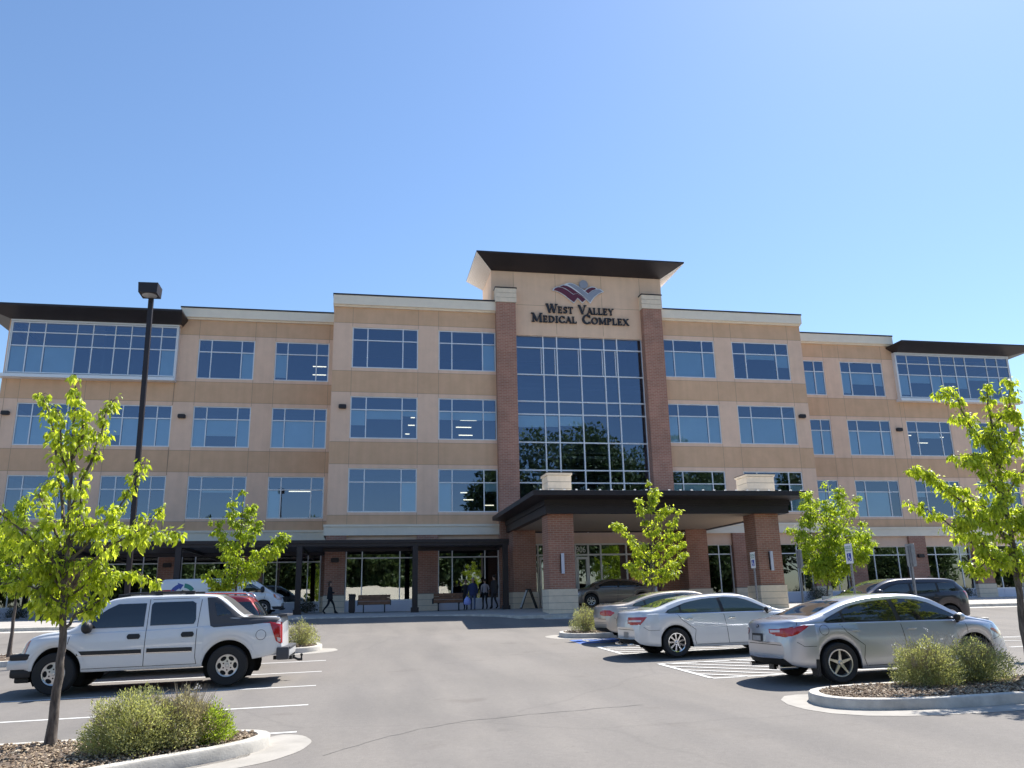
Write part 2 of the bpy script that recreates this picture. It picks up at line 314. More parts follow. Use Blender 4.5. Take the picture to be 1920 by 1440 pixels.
def on(x, y, dz): return (x, y, G(x, y) + dz)
def strip(mb, x0, y0, x1, y1, w, dz=0.004, mi=0):            # painted strip following the ground
    n = max(1, int(math.hypot(x1-x0, y1-y0) / 0.4)); dx, dy = x1-x0, y1-y0; L = math.hypot(dx, dy); nx, ny = -dy/L*w/2, dx/L*w/2
    rows = []
    for i in range(n + 1):
        t = i / n; x, y = x0 + dx*t, y0 + dy*t
        rows.append([on(x-nx, y-ny, dz), on(x, y, dz), on(x+nx, y+ny, dz)])
    mb.grid(rows, mi)
b = MB()
for y in (-35.0, -32.17, -29.42, -26.64, -23.95): strip(b, -0.77, y, -6.6, y, 0.11)
for y in (-23.84, -26.15, -28.84, -31.75): strip(b, 6.78, y, 12.2, y, 0.11)
for y0, y1 in ((-23.84, -26.15), (-28.84, -31.75)):
    strip(b, 6.78, y0, 6.78, y1, 0.11, 0.008)
    k = 0.55
    k = .72 - (y0 - y1)
    while k < 5.3:
        x0, yy0, x1, yy1 = 6.8 + k, y0, 6.8 + k + (y0-y1), y1
        if x0 < 6.8: yy0 = y0 - (6.8 - x0); x0 = 6.8
        if x1 > 12.2: yy1 = y1 + (x1 - 12.2); x1 = 12.2
        strip(b, x0, yy0, x1, yy1, 0.10, 0.012)
        k += 0.78
for y in (-26.6, -29.2): strip(b, 15.6, y, 22.0, y, 0.11)
for i in range(4): strip(b, 15.6 + 1.5*i, -26.6, 18.2 + 1.5*i, -29.2, 0.10, 0.008)
for y in (-30.9, -32.0): strip(b, 15.6, y, 20.5, y, 0.11)
kind(b.build("road_markings", 'line'), 'structure')
b = MB(); strip(b, 6.55, -22.15, 8.0, -22.15, 1.25, 0.004)
kind(b.build("accessible_bay_marking", 'bluep'), 'structure')
b = MB()
strip(b, 6.95, -21.75, 7.7, -21.8, 0.12, 0.008); strip(b, 6.95, -22.4, 7.6, -22.45, 0.12, 0.012); strip(b, 6.95, -21.75, 6.95, -22.4, 0.12, 0.016)
kind(b.build("accessible_bay_symbol", 'line'), 'structure')

b = MB(); _cr = random.Random(5); _p = [(-.35,-36.9),(.15,-36.2),(.8,-35.5),(1.6,-35.0),(2.6,-34.75),(3.6,-34.6),(4.6,-34.5)]; _q = []
for (x0, y0), (x1, y1) in zip(_p[:-1], _p[1:]):
    for k in range(6): _q.append((x0+(x1-x0)*k/6 + _cr.uniform(-.02,.02), y0+(y1-y0)*k/6 + _cr.uniform(-.03,.03)))
b.grid([[on(x, y - .010*abs(math.sin(i*1.7)) - .004, .003) for i, (x, y) in enumerate(_q)], [on(x, y + .010*abs(math.cos(i*2.3)) + .004, .003) for i, (x, y) in enumerate(_q)]])
kind(b.build("asphalt_crack", 'crack'), 'structure')

def resample(pts, n):
    P = np.array(pts + [pts[0]], float); d = np.r_[0, np.cumsum(np.hypot(*np.diff(P, axis=0).T))]
    t = np.linspace(0, d[-1], n, endpoint=False); return list(zip(np.interp(t, d, P[:, 0]), np.interp(t, d, P[:, 1])))
def smooth_loop(pts, it=3):
    P = np.array(pts)
    for _ in range(it): P = 0.25*np.roll(P, 1, 0) + 0.5*P + 0.25*np.roll(P, -1, 0)
    return [tuple(p) for p in P]
def inset(pts, d):
    P = np.array(pts); T = np.roll(P, -1, 0) - np.roll(P, 1, 0); T /= np.hypot(T[:, 0], T[:, 1])[:, None] + 1e-9
    Nn = np.c_[-T[:, 1], T[:, 0]]; return [tuple(p) for p in P + Nn*d]           # counter-clockwise loop: left = inwards
STONES = []
def island(outline, apron, rnd, chips, size=(0.016, 0.034), chip_box=None):
    """kerbed planting island: concrete kerb ring 0.15 m high, soil bed, gutter apron, loose stone chips"""
    o = smooth_loop(resample(outline, 120), 3); i1 = inset(o, 0.015); i2 = inset(o, 0.155); i3 = inset(o, 0.165)
    b = MB()
    def row(L, dz): return [on(x, y, dz) for x, y in L]
    nz = [0.012*math.sin(k*0.9) for k in range(120)]
    b.grid([row(o, -0.05), row(o, 0.12), row(i1, 0.145), row(i2, 0.15), row(i3, 0.135), row(i3, 0.0)], 0, True)
    kind(b.build("kerb", 'concrete', smooth=50), 'structure')
    b = MB(); cx = sum(p[0] for p in o)/len(o); cy = sum(p[1] for p in o)/len(o)
    rows = []
    for k in range(7):
        t = k / 6.0
        rows.append([(x + (cx-x)*t, y + (cy-y)*t, G(x + (cx-x)*t, y + (cy-y)*t) + 0.115 + 0.05*math.sin(t*1.6) + rnd.uniform(-.008, .008)) for x, y in i3])
    b.grid(rows, 0, True); kind(b.build("planting_bed", 'soil', smooth=60), 'structure')
    if apron:
        a = smooth_loop(resample(apron, 60), 2); b = MB()
        acx = sum(p[0] for p in a)/60; acy = sum(p[1] for p in a)/60
        b.grid([[on(x, y, 0.004) for x, y in a], [on(x + (acx-x)*.3, y + (acy-y)*.3, 0.008) for x, y in a], [on(x + (acx-x)*.65, y + (acy-y)*.65, 0.008) for x, y in a], [on(x + (acx-x)*.999, y + (acy-y)*.999, 0.008) for x, y in a]], 0, True)
        kind(b.build("gutter_apron", 'apron'), 'structure')
    if chips:
        poly = np.array(i3); x0, x1, y0, y1 = chip_box or (poly[:, 0].min(), poly[:, 0].max(), poly[:, 1].min(), poly[:, 1].max())
        b = MB(); n = 0
        while n < chips:
            x, y = rnd.uniform(x0, x1), rnd.uniform(y0, y1)
            ins = False; j = len(poly) - 1
            for i in range(len(poly)):
                if (poly[i, 1] > y) != (poly[j, 1] > y) and x < (poly[j, 0]-poly[i, 0])*(y-poly[i, 1])/(poly[j, 1]-poly[i, 1]) + poly[i, 0]: ins = not ins
                j = i
            if not ins: continue
            n += 1; s = rnd.uniform(*size); a = rnd.uniform(0, 6.3); z = G(x, y) + 0.135 + rnd.uniform(0, .03)
            ca, sa = math.cos(a), math.sin(a); tl = rnd.uniform(-.6, .6)
            vs = []
            for px, py, pz in ((1,0,0),(-1,0,.1),(0,.75,0),(0,-.75,.1),(.1,.1,.55),(0,0,-.4)):
                px, py, pz = px*s*rnd.uniform(.7,1.3), py*s*rnd.uniform(.7,1.3), pz*s
                pz += px*tl; vs.append((x + px*ca - py*sa, y + px*sa + py*ca, z + pz))
            b.add(vs, [(0,2,4),(2,1,4),(1,3,4),(3,0,4),(2,0,5),(1,2,5),(3,1,5),(0,3,5)])
        kind(b.build("gravel", 'gravel', fix=False), 'stuff')
rnd = random.Random(3)
# outlines run counter-clockwise
island([(-9.0,-35.40),(-9.0,-39.6),(-4.6,-39.2),(-3.4,-38.3),(-2.4,-37.40),(-1.55,-36.80),(-1.12,-36.40),(-0.98,-36.0),(-1.04,-35.68),(-1.3,-35.46),(-1.9,-35.40)],
       [(-0.95,-35.1),(-1.3,-35.6),(-1.1,-36.6),(-1.9,-37.3),(-2.6,-38.0),(-1.6,-37.5),(-0.95,-37.05),(-0.62,-36.5),(-0.50,-35.85),(-0.66,-35.3)], rnd, 7500, chip_box=(-6.5,-0.9,-38.6,-35.3))
island([(20,-34.70),(7.5,-34.70),(7.0,-34.84),(6.78,-35.2),(6.66,-35.7),(6.72,-36.05),(7.0,-36.32),(7.5,-36.5),(8.3,-36.64),(20,-36.64)],
       [(7.2,-34.15),(6.75,-34.35),(6.38,-35.0),(6.28,-35.8),(6.42,-36.55),(6.95,-36.98),(8.0,-37.1),(20,-37.1),(20,-36.5),(7.5,-36.4),(6.9,-36.0),(6.9,-35.2),(7.3,-34.75)], rnd, 6500, chip_box=(6.6,14.5,-36.7,-34.6))
island([(-14,-19.6),(-14,-21.75),(-1.9,-21.75),(-1.3,-21.66),(-0.98,-21.25),(-0.98,-20.5),(-1.2,-19.9),(-1.8,-19.6)],
       [(-1.0,-20.5),(-1.2,-21.4),(-2.2,-22.1),(-1.4,-22.05),(-0.7,-21.75),(-0.5,-21.3),(-0.62,-20.7)], rnd, 1500, (0.02, 0.045), (-11, -1, -21.7, -19.7))
island([(22,-19.4),(7.0,-19.4),(6.6,-19.75),(6.47,-20.35),(6.6,-20.95),(7.0,-21.28),(22,-21.28)],
       [(6.6,-19.3),(6.15,-19.8),(6.1,-20.4),(6.3,-20.95),(6.9,-21.42),(7.6,-21.6),(7.4,-21.2),(6.7,-20.9),(6.6,-20.3),(6.75,-19.6)], rnd, 1200, (0.02, 0.045), (6.5, 14, -21.2, -19.5))

# sidewalk slab along the building, its kerb a real step
edge = [(-60,-11.2),(-9.5,-11.2),(-7.0,-10.3),(-4.5,-9.0),(-1.5,-8.1),(3.0,-8.1),(5.5,-9.3),(7.0,-11.2),(22.5,-11.2),(26,-11.0),(60,-11.0)]
ex = np.array(edge); xx = list(np.arange(-60, 60.1, 1.0))
def eY(x): return float(np.interp(x, ex[:, 0], ex[:, 1]))
def wz(x): return float(np.interp(x, [-60,-6,-2,4,7.5,60], [.13,.13,.05,.05,.13,.13]))
b = MB()
b.grid([[(x, eY(x), G(x, eY(x)) - .02) for x in xx], [(x, eY(x) + .01, G(x, eY(x)) + wz(x)) for x in xx],
        [(x, eY(x) + .15, G(x, eY(x) + .15) + wz(x) + .002) for x in xx]], 0)
kind(b.build("sidewalk_kerb", 'concrete', smooth=30), 'structure')
b = MB(); b.grid([[(x, eY(x) + .15 + (6.0 - eY(x) - .15)*t, max(G(x, eY(x) + .15 + (6.0-eY(x)-.15)*t) + (wz(x) if t < .1 else wz(x)*(1-t) + .03*t), -5)) for x in xx] for t in (0, .1, .2, .35, .5, .7, .85, 1)], 0)
kind(b.build("sidewalk", 'walk', smooth=60), 'structure')
def SW(x, y): t = max(0, (y - eY(x) - .15) / (6.0 - eY(x) - .15)); return G(x, y) + (wz(x) if t < .1 else wz(x)*(1-t) + .03*t)
b = MB()
b.grid([[(x, eY(x) - .5, G(x, eY(x) - .5) + .004) for x in xx if x < -5], [(x, eY(x) - .01, G(x, eY(x)) + .006) for x in xx if x < -5]])
b.grid([[(x, eY(x) - .5, G(x, eY(x) - .5) + .004) for x in xx if x > 7], [(x, eY(x) - .01, G(x, eY(x)) + .006) for x in xx if x > 7]])
kind(b.build("gutter", 'concrete'), 'structure')

# ------------------------------------------------------------------ the medical building
BLD = thing("medical_building", "four-storey tan stucco and brick medical office block with blue glass tower over its entrance", "building", (13.4, 0, -0.35))
OFF = Vector((-13.4, 0, 0.35))
def bpart(mb, name, mats, parent=BLD, **k):
    o = mb.build(name, mats, parent, **k); o.location = OFF if parent == BLD else (0, 0, 0); return o
ROWS = {2: (5.107, 7.636), 3: (9.377, 11.906), 4: (13.647, 16.176)}
BANDS = [(3.80,4.95,'d'),(4.95,7.87,'l'),(7.87,9.17,'d'),(9.17,12.15,'l'),(12.15,13.44,'d'),(13.44,16.43,'l'),(16.43,17.5,'d')]
YW = 3.45
def facade(name, x0, x1, yf, holes, z0, z1, ret_l=None, ret_r=None, extra_joints=()):
    """wall sheet with window openings; stucco bands; recessed joints drawn as thin dark strips; returns at the ends"""
    b = MB(); zs = sorted(set([z0, z1] + [z for a, c, _ in BANDS for z in (a, c) if z0 < z < z1] + [z for h in holes for z in h[2:4]]))
    xs_ = sorted(set([x0, x1] + [x for h in holes for x in h[:2]]))
    def mat(zc):
        for a, c, k in BANDS:
            if a <= zc < c: return 0 if k == 'l' else 1
        return 0
    for i in range(len(xs_)-1):
        for j in range(len(zs)-1):
            xc, zc = (xs_[i]+xs_[i+1])/2, (zs[j]+zs[j+1])/2
            if any(h[0] < xc < h[1] and h[2] < zc < h[3] for h in holes): continue
            b.quad((xs_[i],yf,zs[j]),(xs_[i+1],yf,zs[j]),(xs_[i+1],yf,zs[j+1]),(xs_[i],yf,zs[j+1]), mat(zc))
    for h in holes:                                            # reveals
        a, c, d, e = h[:4]; y2 = yf + .14
        b.quad((a,yf,d),(a,y2,d),(a,y2,e),(a,yf,e),0); b.quad((c,yf,d),(c,yf,e),(c,y2,e),(c,y2,d),0)
        b.quad((a,yf,d),(c,yf,d),(c,y2,d),(a,y2,d),0); b.quad((a,yf,e),(a,y2,e),(c,y2,e),(c,yf,e),0)
    for xr, yr in ((x0, ret_l), (x1, ret_r)):
        if yr is None: continue
        for j in range(len(zs)-1): b.quad((xr,yf,zs[j]),(xr,yr,zs[j]),(xr,yr,zs[j+1]),(xr,yf,zs[j+1]), mat((zs[j]+zs[j+1])/2))
    jx = sorted(set([x for h in holes for x in h[:2]] + list(extra_joints)))
    for x in jx:
        if x0 + .05 < x < x1 - .05:
            zz = [z0] + [z for h in holes if abs(h[0]-x) < .01 or abs(h[1]-x) < .01 for z in h[2:4]] + [z1]; zz.sort()
            for k in range(0, len(zz)-1, 2): b.box(x-.012, x+.012, yf-.003, yf+.002, zz[k]+.03, zz[k+1]-.03, 2)
    for a, c, _ in BANDS:
        if z0 < a < z1: b.box(x0+.02, x1-.02, yf-.0032, yf+.002, a-.012, a+.012, 2)
    return bpart(b, name, ['eifs_l', 'eifs_d', 'joint'], fix=False)
BL, BRT = (-0.68, 3.24), (4.48, 8.0)
bayL = [(a, c) + ROWS[r] for a, c in (BL, BRT) for r in (2, 3, 4)]
bayR = [(a, c) + ROWS[r] for a, c in ((18.78, 22.40), (23.62, 27.63)) for r in (2, 3, 4)]
facade("wall", -1.80, 8.02, 0.0, bayL, 3.80, 17.5, ret_l=YW)
facade("wall", 18.76, 28.60, 0.0, bayR, 3.80, 17.5, ret_r=YW)
LX = [(-19.86,-16.25),(-14.88,-11.27),(-10.05,-6.70),(-5.46,-2.15)]; RX = [(28.95,32.25),(33.50,36.87),(38.14,41.66),(43.05,46.5)]
wingL = [(a, c) + ROWS[r] for a, c in LX for r in (2, 3)] + [(a, c) + ROWS[4] for a, c in LX[2:]]
wingR = [(a, c) + ROWS[r] for a, c in RX for r in (2, 3)] + [(a, c) + ROWS[4] for a, c in RX[:2]]
wingL.append((-20.60,-11.26,13.62,16.80)); wingR.append((37.80,47.08,13.55,16.77))
facade("wall", -20.86, -1.80, YW, wingL, 3.80, 17.5, ret_l=26)
facade("wall", 28.60, 47.35, YW, wingR, 3.80, 17.5, ret_r=26)
# roof deck, rear wall and interior: closed so that no sun leaks in
b = MB()
b.box(-1.78, 28.58, 0.16, 26, 17.42, 17.52); b.box(-20.84, -1.78, YW+.16, 26, 17.4, 17.5); b.box(28.58, 47.33, YW+.16, 26, 17.4, 17.5)
bpart(b, "roof_deck", 'membrane')
b = MB(); b.quad((-20.86,26,-.4),(47.35,26,-.4),(47.35,26,17.5),(-20.86,26,17.5)); b.quad((-20.86,YW,-.4),(-20.86,26,-.4),(-20.86,26,3.8),(-20.86,YW,3.8)); b.quad((47.35,YW,-.4),(47.35,26,-.4),(47.35,26,3.8),(47.35,YW,3.8))
bpart(b, "rear_wall", 'eifs_d')
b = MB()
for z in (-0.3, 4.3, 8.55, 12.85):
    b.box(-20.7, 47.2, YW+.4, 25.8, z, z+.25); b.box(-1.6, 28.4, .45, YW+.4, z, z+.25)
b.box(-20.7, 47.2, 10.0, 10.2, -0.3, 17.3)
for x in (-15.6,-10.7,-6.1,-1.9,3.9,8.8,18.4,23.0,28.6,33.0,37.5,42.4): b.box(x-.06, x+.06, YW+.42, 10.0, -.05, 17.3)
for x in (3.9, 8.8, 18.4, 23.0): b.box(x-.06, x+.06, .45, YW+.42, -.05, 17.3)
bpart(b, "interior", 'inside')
# cornices with dark coping
def cornice(x0, x1, yf, ends, z0=17.42, z1=18.10):
    l, r = ends; b = MB()
    b.box(x0-l, x1+r, yf-.28, yf+.5, z0+.10, z1, 0); b.box(x0-l*.5, x1+r*.5, yf-.14, yf+.5, z0, z0+.10, 0)
    b.box(x0-l-.03, x1+r+.03, yf-.31, yf+.6, z1, z1+.09, 1)
    if l: b.box(x0-l, x0, yf+.5, YW+4, z0+.1, z1, 0); b.box(x0-l-.03, x0+.1, yf+.6, YW+4, z1, z1+.09, 1)
    if r: b.box(x1, x1+r, yf+.5, YW+4, z0+.1, z1, 0); b.box(x1-.1, x1+r+.03, yf+.6, YW+4, z1, z1+.09, 1)
    bpart(b, "cornice", ['cream', 'bronze'])
cornice(-1.80, 8.0, 0, (.06, 0)); cornice(18.78, 28.60, 0, (0, .06)); cornice(-11.2, -1.87, YW, (0, 0)); cornice(28.7, 37.75, YW, (0, .06))
# belt course over the ground floor
for x0, x1, yf in ((-1.93, 8.0, 0), (18.78, 28.73, 0), (-20.95, -1.93, YW), (28.73, 47.45, YW)):
    b = MB(); b.box(x0, x1, yf-.22, yf+.1, 3.80, 4.28, 0); b.box(x0-.03 if x0 < -1 else x0, x1+.03 if x1 > 20 else x1, yf-.27, yf+.1, 4.28, 4.40, 0)
    if x0 == -1.93: b.box(x0, x0+.13, 0.1, YW-.22, 3.80, 4.28, 0)
    if x1 == 28.73: b.box(28.60, 28.73, 0.1, YW-.22, 3.80, 4.28, 0)
    bpart(b, "belt_course", 'cream')

# windows: frame > pane, blind
def window(x0, x1, z0, z1, yf, mull, trans, blinds=None, glass='glass', name="window", fw=.065, out=.0, bdark=()):
    ya, yb = yf + .045 - out, yf + .125 - out; b = MB()
    b.box(x0, x1, ya, yb, z0, z0+fw); b.box(x0, x1, ya, yb, z1-fw, z1); b.box(x0, x0+fw, ya+.001, yb-.001, z0+fw, z1-fw); b.box(x1-fw, x1, ya+.001, yb-.001, z0+fw, z1-fw)
    for m in mull: b.box(m-.03, m+.03, ya+.004, yb-.004, z0+fw, z1-fw)
    for t in trans: b.box(x0+fw, x1-fw, ya+.007, yb-.007, t-.03, t+.03)
    fr = bpart(b, name, 'frame')
    p = MB(); g = yf + .09 - out; p.quad((x0+.02,g,z0+.02),(x1-.02,g,z0+.02),(x1-.02,g,z1-.02),(x0+.02,g,z1-.02))
    bpart(p, "pane", glass, fr, fix=False)
    if blinds:
        q = MB(); ed = [x0] + list(mull) + [x1]; zt = min(trans) if trans else z1; any_ = False
        for k, d in enumerate(blinds):
            if d > 0: any_ = True; q.box(ed[k]+.05, ed[k+1]-.05, yf+.16-out, yf+.165-out, zt - (zt-z0-.05)*d, zt-.03)
        if any_: bpart(q, "blind", 'blind', fr)
    return fr
def three(a, c): w = (c - a); return (a + w*.232, c - w*.232)
BLD_BLINDS = {('BL',4):(0,0,0),('BL',3):(.55,.32,.2),('BL',2):(0,0,1),('BR',4):(0,0,1),('BR',3):(.3,.3,.3),('BR',2):(1,0,.3),
  ('RA',4):(1,1,1),('RA',3):(1,1,1),('RA',2):(.4,.3,0),('RB',4):(0,.2,.5),('RB',3):(1,1,1),('RB',2):(0,0,1),
  ('L0',3):(1,1,.5),('L0',2):(0,.2,0),('L1',3):(.62,1,1),('L1',2):(0,0,0),('L2',4):(0,0,1),('L2',3):(1,.6,1),('L2',2):(0,.1,0),('L3',4):(.9,0,0),('L3',3):(1,1,1),('L3',2):(1,0,0),
  ('R0',4):(1,1,.95),('R0',3):(1,1,1),('R0',2):(1,1,.9),('R1',4):(.9,.5,.55),('R1',3):(1,1,1),('R1',2):(1,1,0),('R2',3):(0,.25,0),('R2',2):(.2,0,0),('R3',3):(1,.4,0),('R3',2):(0,.5,0)}
for nm, (a, c), yf, rows in ([('BL',BL,0,(2,3,4)),('BR',BRT,0,(2,3,4)),('RA',(18.78,22.40),0,(2,3,4)),('RB',(23.62,27.63),0,(2,3,4))] +
        [('L%d'%i, LX[i], YW, (2,3,4) if i > 1 else (2,3)) for i in range(4)] + [('R%d'%i, RX[i], YW, (2,3,4) if i < 2 else (2,3)) for i in range(4)]):
    for r in rows:
        z0, z1 = ROWS[r]; window(a, c, z0, z1, yf, three(a, c), (z1-.80,), BLD_BLINDS.get((nm, r)))
window(-20.60,-11.26,13.62,16.80, YW, (-19.66,-18.73,-16.97,-16.07,-14.82,-13.9,-12.86,-12.17), (16.14,15.31), (1,1,1,0,0,0,0,0,1), "glass" and 'glass', "ribbon_window", .07, .36)
window(37.80,47.08,13.55,16.77, YW, (38.68,40.44,41.37,42.57,43.44,45.19,46.12), (16.07,15.24), (.9,.35,.85,.3,.55,.15,.6,1), 'glass', "ribbon_window", .07, .36)
for x0, x1, z in ((-20.95,-11.17,13.33), (37.62,47.55,13.26)):
    b = MB(); b.box(x0, x1, YW-.55, YW+.02, z, z+.20); bpart(b, "window_sill", 'frame')
b = MB()                                                        # boxed surround of the projecting ribbon windows
for x0, x1, z0, z1 in ((-20.66,-11.20,13.53,16.86), (37.74,47.14,13.46,16.83)):
    b = MB(); b.box(x0, x1, YW-.36, YW+.0, z1-.04, z1+.06); b.box(x0, x0+.05, YW-.33, YW+.02, z0+.02, z1-.05); b.box(x1-.05, x1, YW-.33, YW+.02, z0+.02, z1-.05)
    bpart(b, "ribbon_surround", 'frame')
# ceiling tubes seen through some panes
b = MB()
for x0, x1, z, y in ((-3.2,-2.35,14.95,YW+1.2),(-3.2,-2.35,14.45,YW+1.4),(5.9,6.9,10.75,.9),(5.65,6.6,10.35,1.1),(5.85,6.7,9.9,1.3),(2.9,3.15,10.85,.9),(2.75,3.15,10.4,1.0),(2.6,2.85,9.9,1.2),
        (38.3,39.0,11.0,YW+.8),(39.6,40.4,10.5,YW+1.0),(40.9,41.6,10.9,YW+.8),(5.9,6.3,6.35,1.0),(6.1,6.7,5.95,1.2),(7.3,7.9,5.6,1.0),(-4.3,-3.0,6.85,YW+1),(24.9,26.2,6.1,1.0),(19.2,19.8,6.0,.9),(21.6,22.2,6.0,.9)):
    b.box(x0, x1, y, y+.05, z, z+.05)
bpart(b, "ceiling_tubes", 'ceil')

# flared eaves over the corner ribbons and over the tower
def flare(name, xa, xb, yf, yback, zb, zt, o_f, o_l, o_r, thick, mats, ribs=False):
    """upturned eave: sloping soffit from the wall line (zb) out to the rim (zt), with a thin rim and a flat roof"""
    b = MB(); A = [(xa,yf,zb),(xb,yf,zb),(xb,yback,zb),(xa,yback,zb)]; B = [(xa-o_l,yf-o_f,zt),(xb+o_r,yf-o_f,zt),(xb+o_r,yback,zt),(xa-o_l,yback,zt)]
    T = [(x,y,z+thick) for x, y, z in B]
    b.quad(A[0],A[1],B[1],B[0],0); b.quad(A[1],A[2],B[2],B[1],1); b.quad(A[3],A[0],B[0],B[3],1)
    for i, j in ((0,1),(1,2),(3,0)): b.quad(B[i],B[j],T[j],T[i],0)
    b.quad(*T, 0); b.quad(A[2],A[3],B[3],B[2],0)
    if ribs:
        for k in range(26):
            t = (k + .5) / 26.0
            for sgn, p, q in ((-1, A[0], B[0]), (1, A[1], B[1])):
                y0 = p[1] + (yback-p[1])*t
                y1 = q[1] + (yback-q[1])*t
                b.add([(p[0]+sgn*.004,y0-.03,p[2]-.03),(p[0]+sgn*.004,y0+.03,p[2]-.03),(q[0]+sgn*.004,y1+.03,q[2]-.03),(q[0]+sgn*.004,y1-.03,q[2]-.03)], [(0,1,2,3)], 2)
    return bpart(b, name, mats)
flare("eave", -20.7, -11.05, YW-.38, 22, 16.92, 17.30, 1.45, 1.5, .25, .12, ['bronze', 'bronze'])
flare("eave", 37.95, 47.2, YW-.38, 22, 16.90, 17.24, 1.45, .6, 1.6, .10, ['bronze', 'bronze'])
for x0, x1, z0, z1 in ((-20.7, -11.1, 16.86, 16.95), (37.97, 47.15, 16.83, 16.93)):
    b = MB(); b.box(x0, x1, YW-.34, YW+.02, z0, z1); bpart(b, "eave_bed", 'eifs_l')
# tower
TX0, TX1 = 7.78, 19.02
b = MB()
b.quad((9.1,0,16.15),(17.6,0,16.15),(17.6,0,17.52),(9.1,0,17.52)); b.quad((TX0,0,17.52),(TX1,0,17.52),(TX1,0,20.35),(TX0,0,20.35)); b.quad((TX0,0,17.4),(TX0,3.6,17.4),(TX0,3.6,20.35),(TX0,0,20.35)); b.quad((TX1,0,17.4),(TX1,3.6,17.4),(TX1,3.6,20.35),(TX1,0,20.35))
b.quad((TX0,3.6,17.4),(TX1,3.6,17.4),(TX1,3.6,20.35),(TX0,3.6,20.35)); b.box(9.2, 17.55, .002, .25, 16.08, 16.15)
for x in (9.2, 11.92, 14.96, 17.55): b.box(x-.012, x+.012, -.003, .002, 16.2, 20.25, 1)
b.box(TX0+.02, TX1-.02, -.0032, .002, 18.07, 18.094, 1)
bpart(b, "tower_wall", ['eifs_t', 'joint'])
flare("tower_roof", TX0, TX1, -.04, 3.45, 20.28, 20.86, 1.45, 1.12, 1.12, .09, ['bronze', 'pale_metal', 'joint'], True)
for x0, x1 in ((8.0, 9.22), (17.50, 18.76)):
    b = MB(); b.box(x0, x1, -.5, .6, -.3, 18.0); pr = bpart(b, "brick_pier", 'brick')
    c = MB(); z = 18.0
    for k in range(3):
        c.box(x0-.05, x1+.05, -.55, .65, z+.02, z+.31, 0); c.box(x0-.02, x1+.02, -.52, .62, z, z+.02, 1); z += .31
    c.box(x0-.08, x1+.08, -.58, .68, z, z+.07, 2); bpart(c, "pier_capital", ['stone', 'stone_g', 'bronze'], pr)
# curtain wall
cx = (9.24, 11.03, 11.91, 13.43, 14.98, 15.84, 17.50); cz = [3.90, 5.10, 6.86, 7.62, 9.32, 11.06, 11.87, 13.58, 15.32, 16.10]
b = MB()
for x in cx: b.box(x-.035, x+.035, .12, .26, 3.9, 16.10)
for z in cz[1:]: b.box(9.24, 17.5, .125, .25, z-.035, z+.035)
for i in range(1, 6): b.box(cx[i]-.16, cx[i]-.12, .13, .2, 13.62, 15.25)
cw = bpart(b, "curtain_wall", 'frame'); k = 0
for i in range(6):
    for j in range(len(cz)-1):
        p = MB(); p.quad((cx[i],.20,cz[j]),(cx[i+1],.20,cz[j]),(cx[i+1],.20,cz[j+1]),(cx[i],.20,cz[j+1])); bpart(p, "pane", 'glass', cw, fix=False)
q = MB()
for i, d in ((0,.45),(1,.42),(2,.38)): q.box(cx[i]+.05, cx[i+1]-.05, .30, .305, 11.0 - 1.6*d, 11.0)
bpart(q, "blind", 'blind', cw)
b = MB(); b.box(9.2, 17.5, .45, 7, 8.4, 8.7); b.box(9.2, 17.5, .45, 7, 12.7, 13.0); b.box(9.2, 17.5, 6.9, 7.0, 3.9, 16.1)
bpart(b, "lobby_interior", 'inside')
# ground floor: brick piers with cast stone base, storefront windows, stucco head band
gl = [(-19.86,-16.25),(-14.88,-11.27),(-10.05,-6.70),(-5.46,-2.15)]
def ground(x0, x1, yf, opens, pier_edges):
    b = MB(); b.box(x0, x1, yf+.0, yf+.12, 3.12, 3.80, 0); bpart(b, "head_band", 'eifs_l')
    for a, c in opens:
        fr = window(a, c, .22, 3.15, yf+.02, three(a, c), (2.56,), None, 'glass_d', "storefront_window")
        p = MB(); p.box(a, c, yf+.05, yf+.12, -.35, .22)
        for m in three(a, c): p.box(m-.03, m+.03, yf+.03, yf+.05, -.3, .2)
        bpart(p, "spandrel_panel", 'panel', fr)
    for a, c in pier_edges:
        p = MB(); p.box(a, c, yf-.20, yf+.14, .56, 3.80); pr = bpart(p, "brick_pier", 'brick')
        q = MB(); q.box(a-.03, c+.03, yf-.24, yf+.14, -.40, .54, 0); q.box(a-.01, c+.01, yf-.21, yf+.13, .54, .58, 1)
        for z in (-.08, .24): q.box(a-.031, c+.031, yf-.242, yf+.1, z-.008, z+.008, 1)
        bpart(q, "pier_base", ['stone', 'stone_g'], pr)
ground(-1.8, 8.0, 0, [BL, (4.48, 8.0)], [(-1.80,-.70),(3.26,4.46)])
ground(18.8, 28.6, 0, [(18.80,22.40),(23.62,27.63)], [(22.42,23.60),(27.65,28.60)])
ground(-20.86, -1.8, YW, gl, [(-20.86,-19.9),(-16.23,-14.90),(-11.25,-10.07),(-6.68,-5.48),(-2.13,-1.82)])
ground(28.6, 47.35, YW, RX, [(32.27,33.48),(36.89,38.12),(41.68,43.03),(46.52,47.35)])
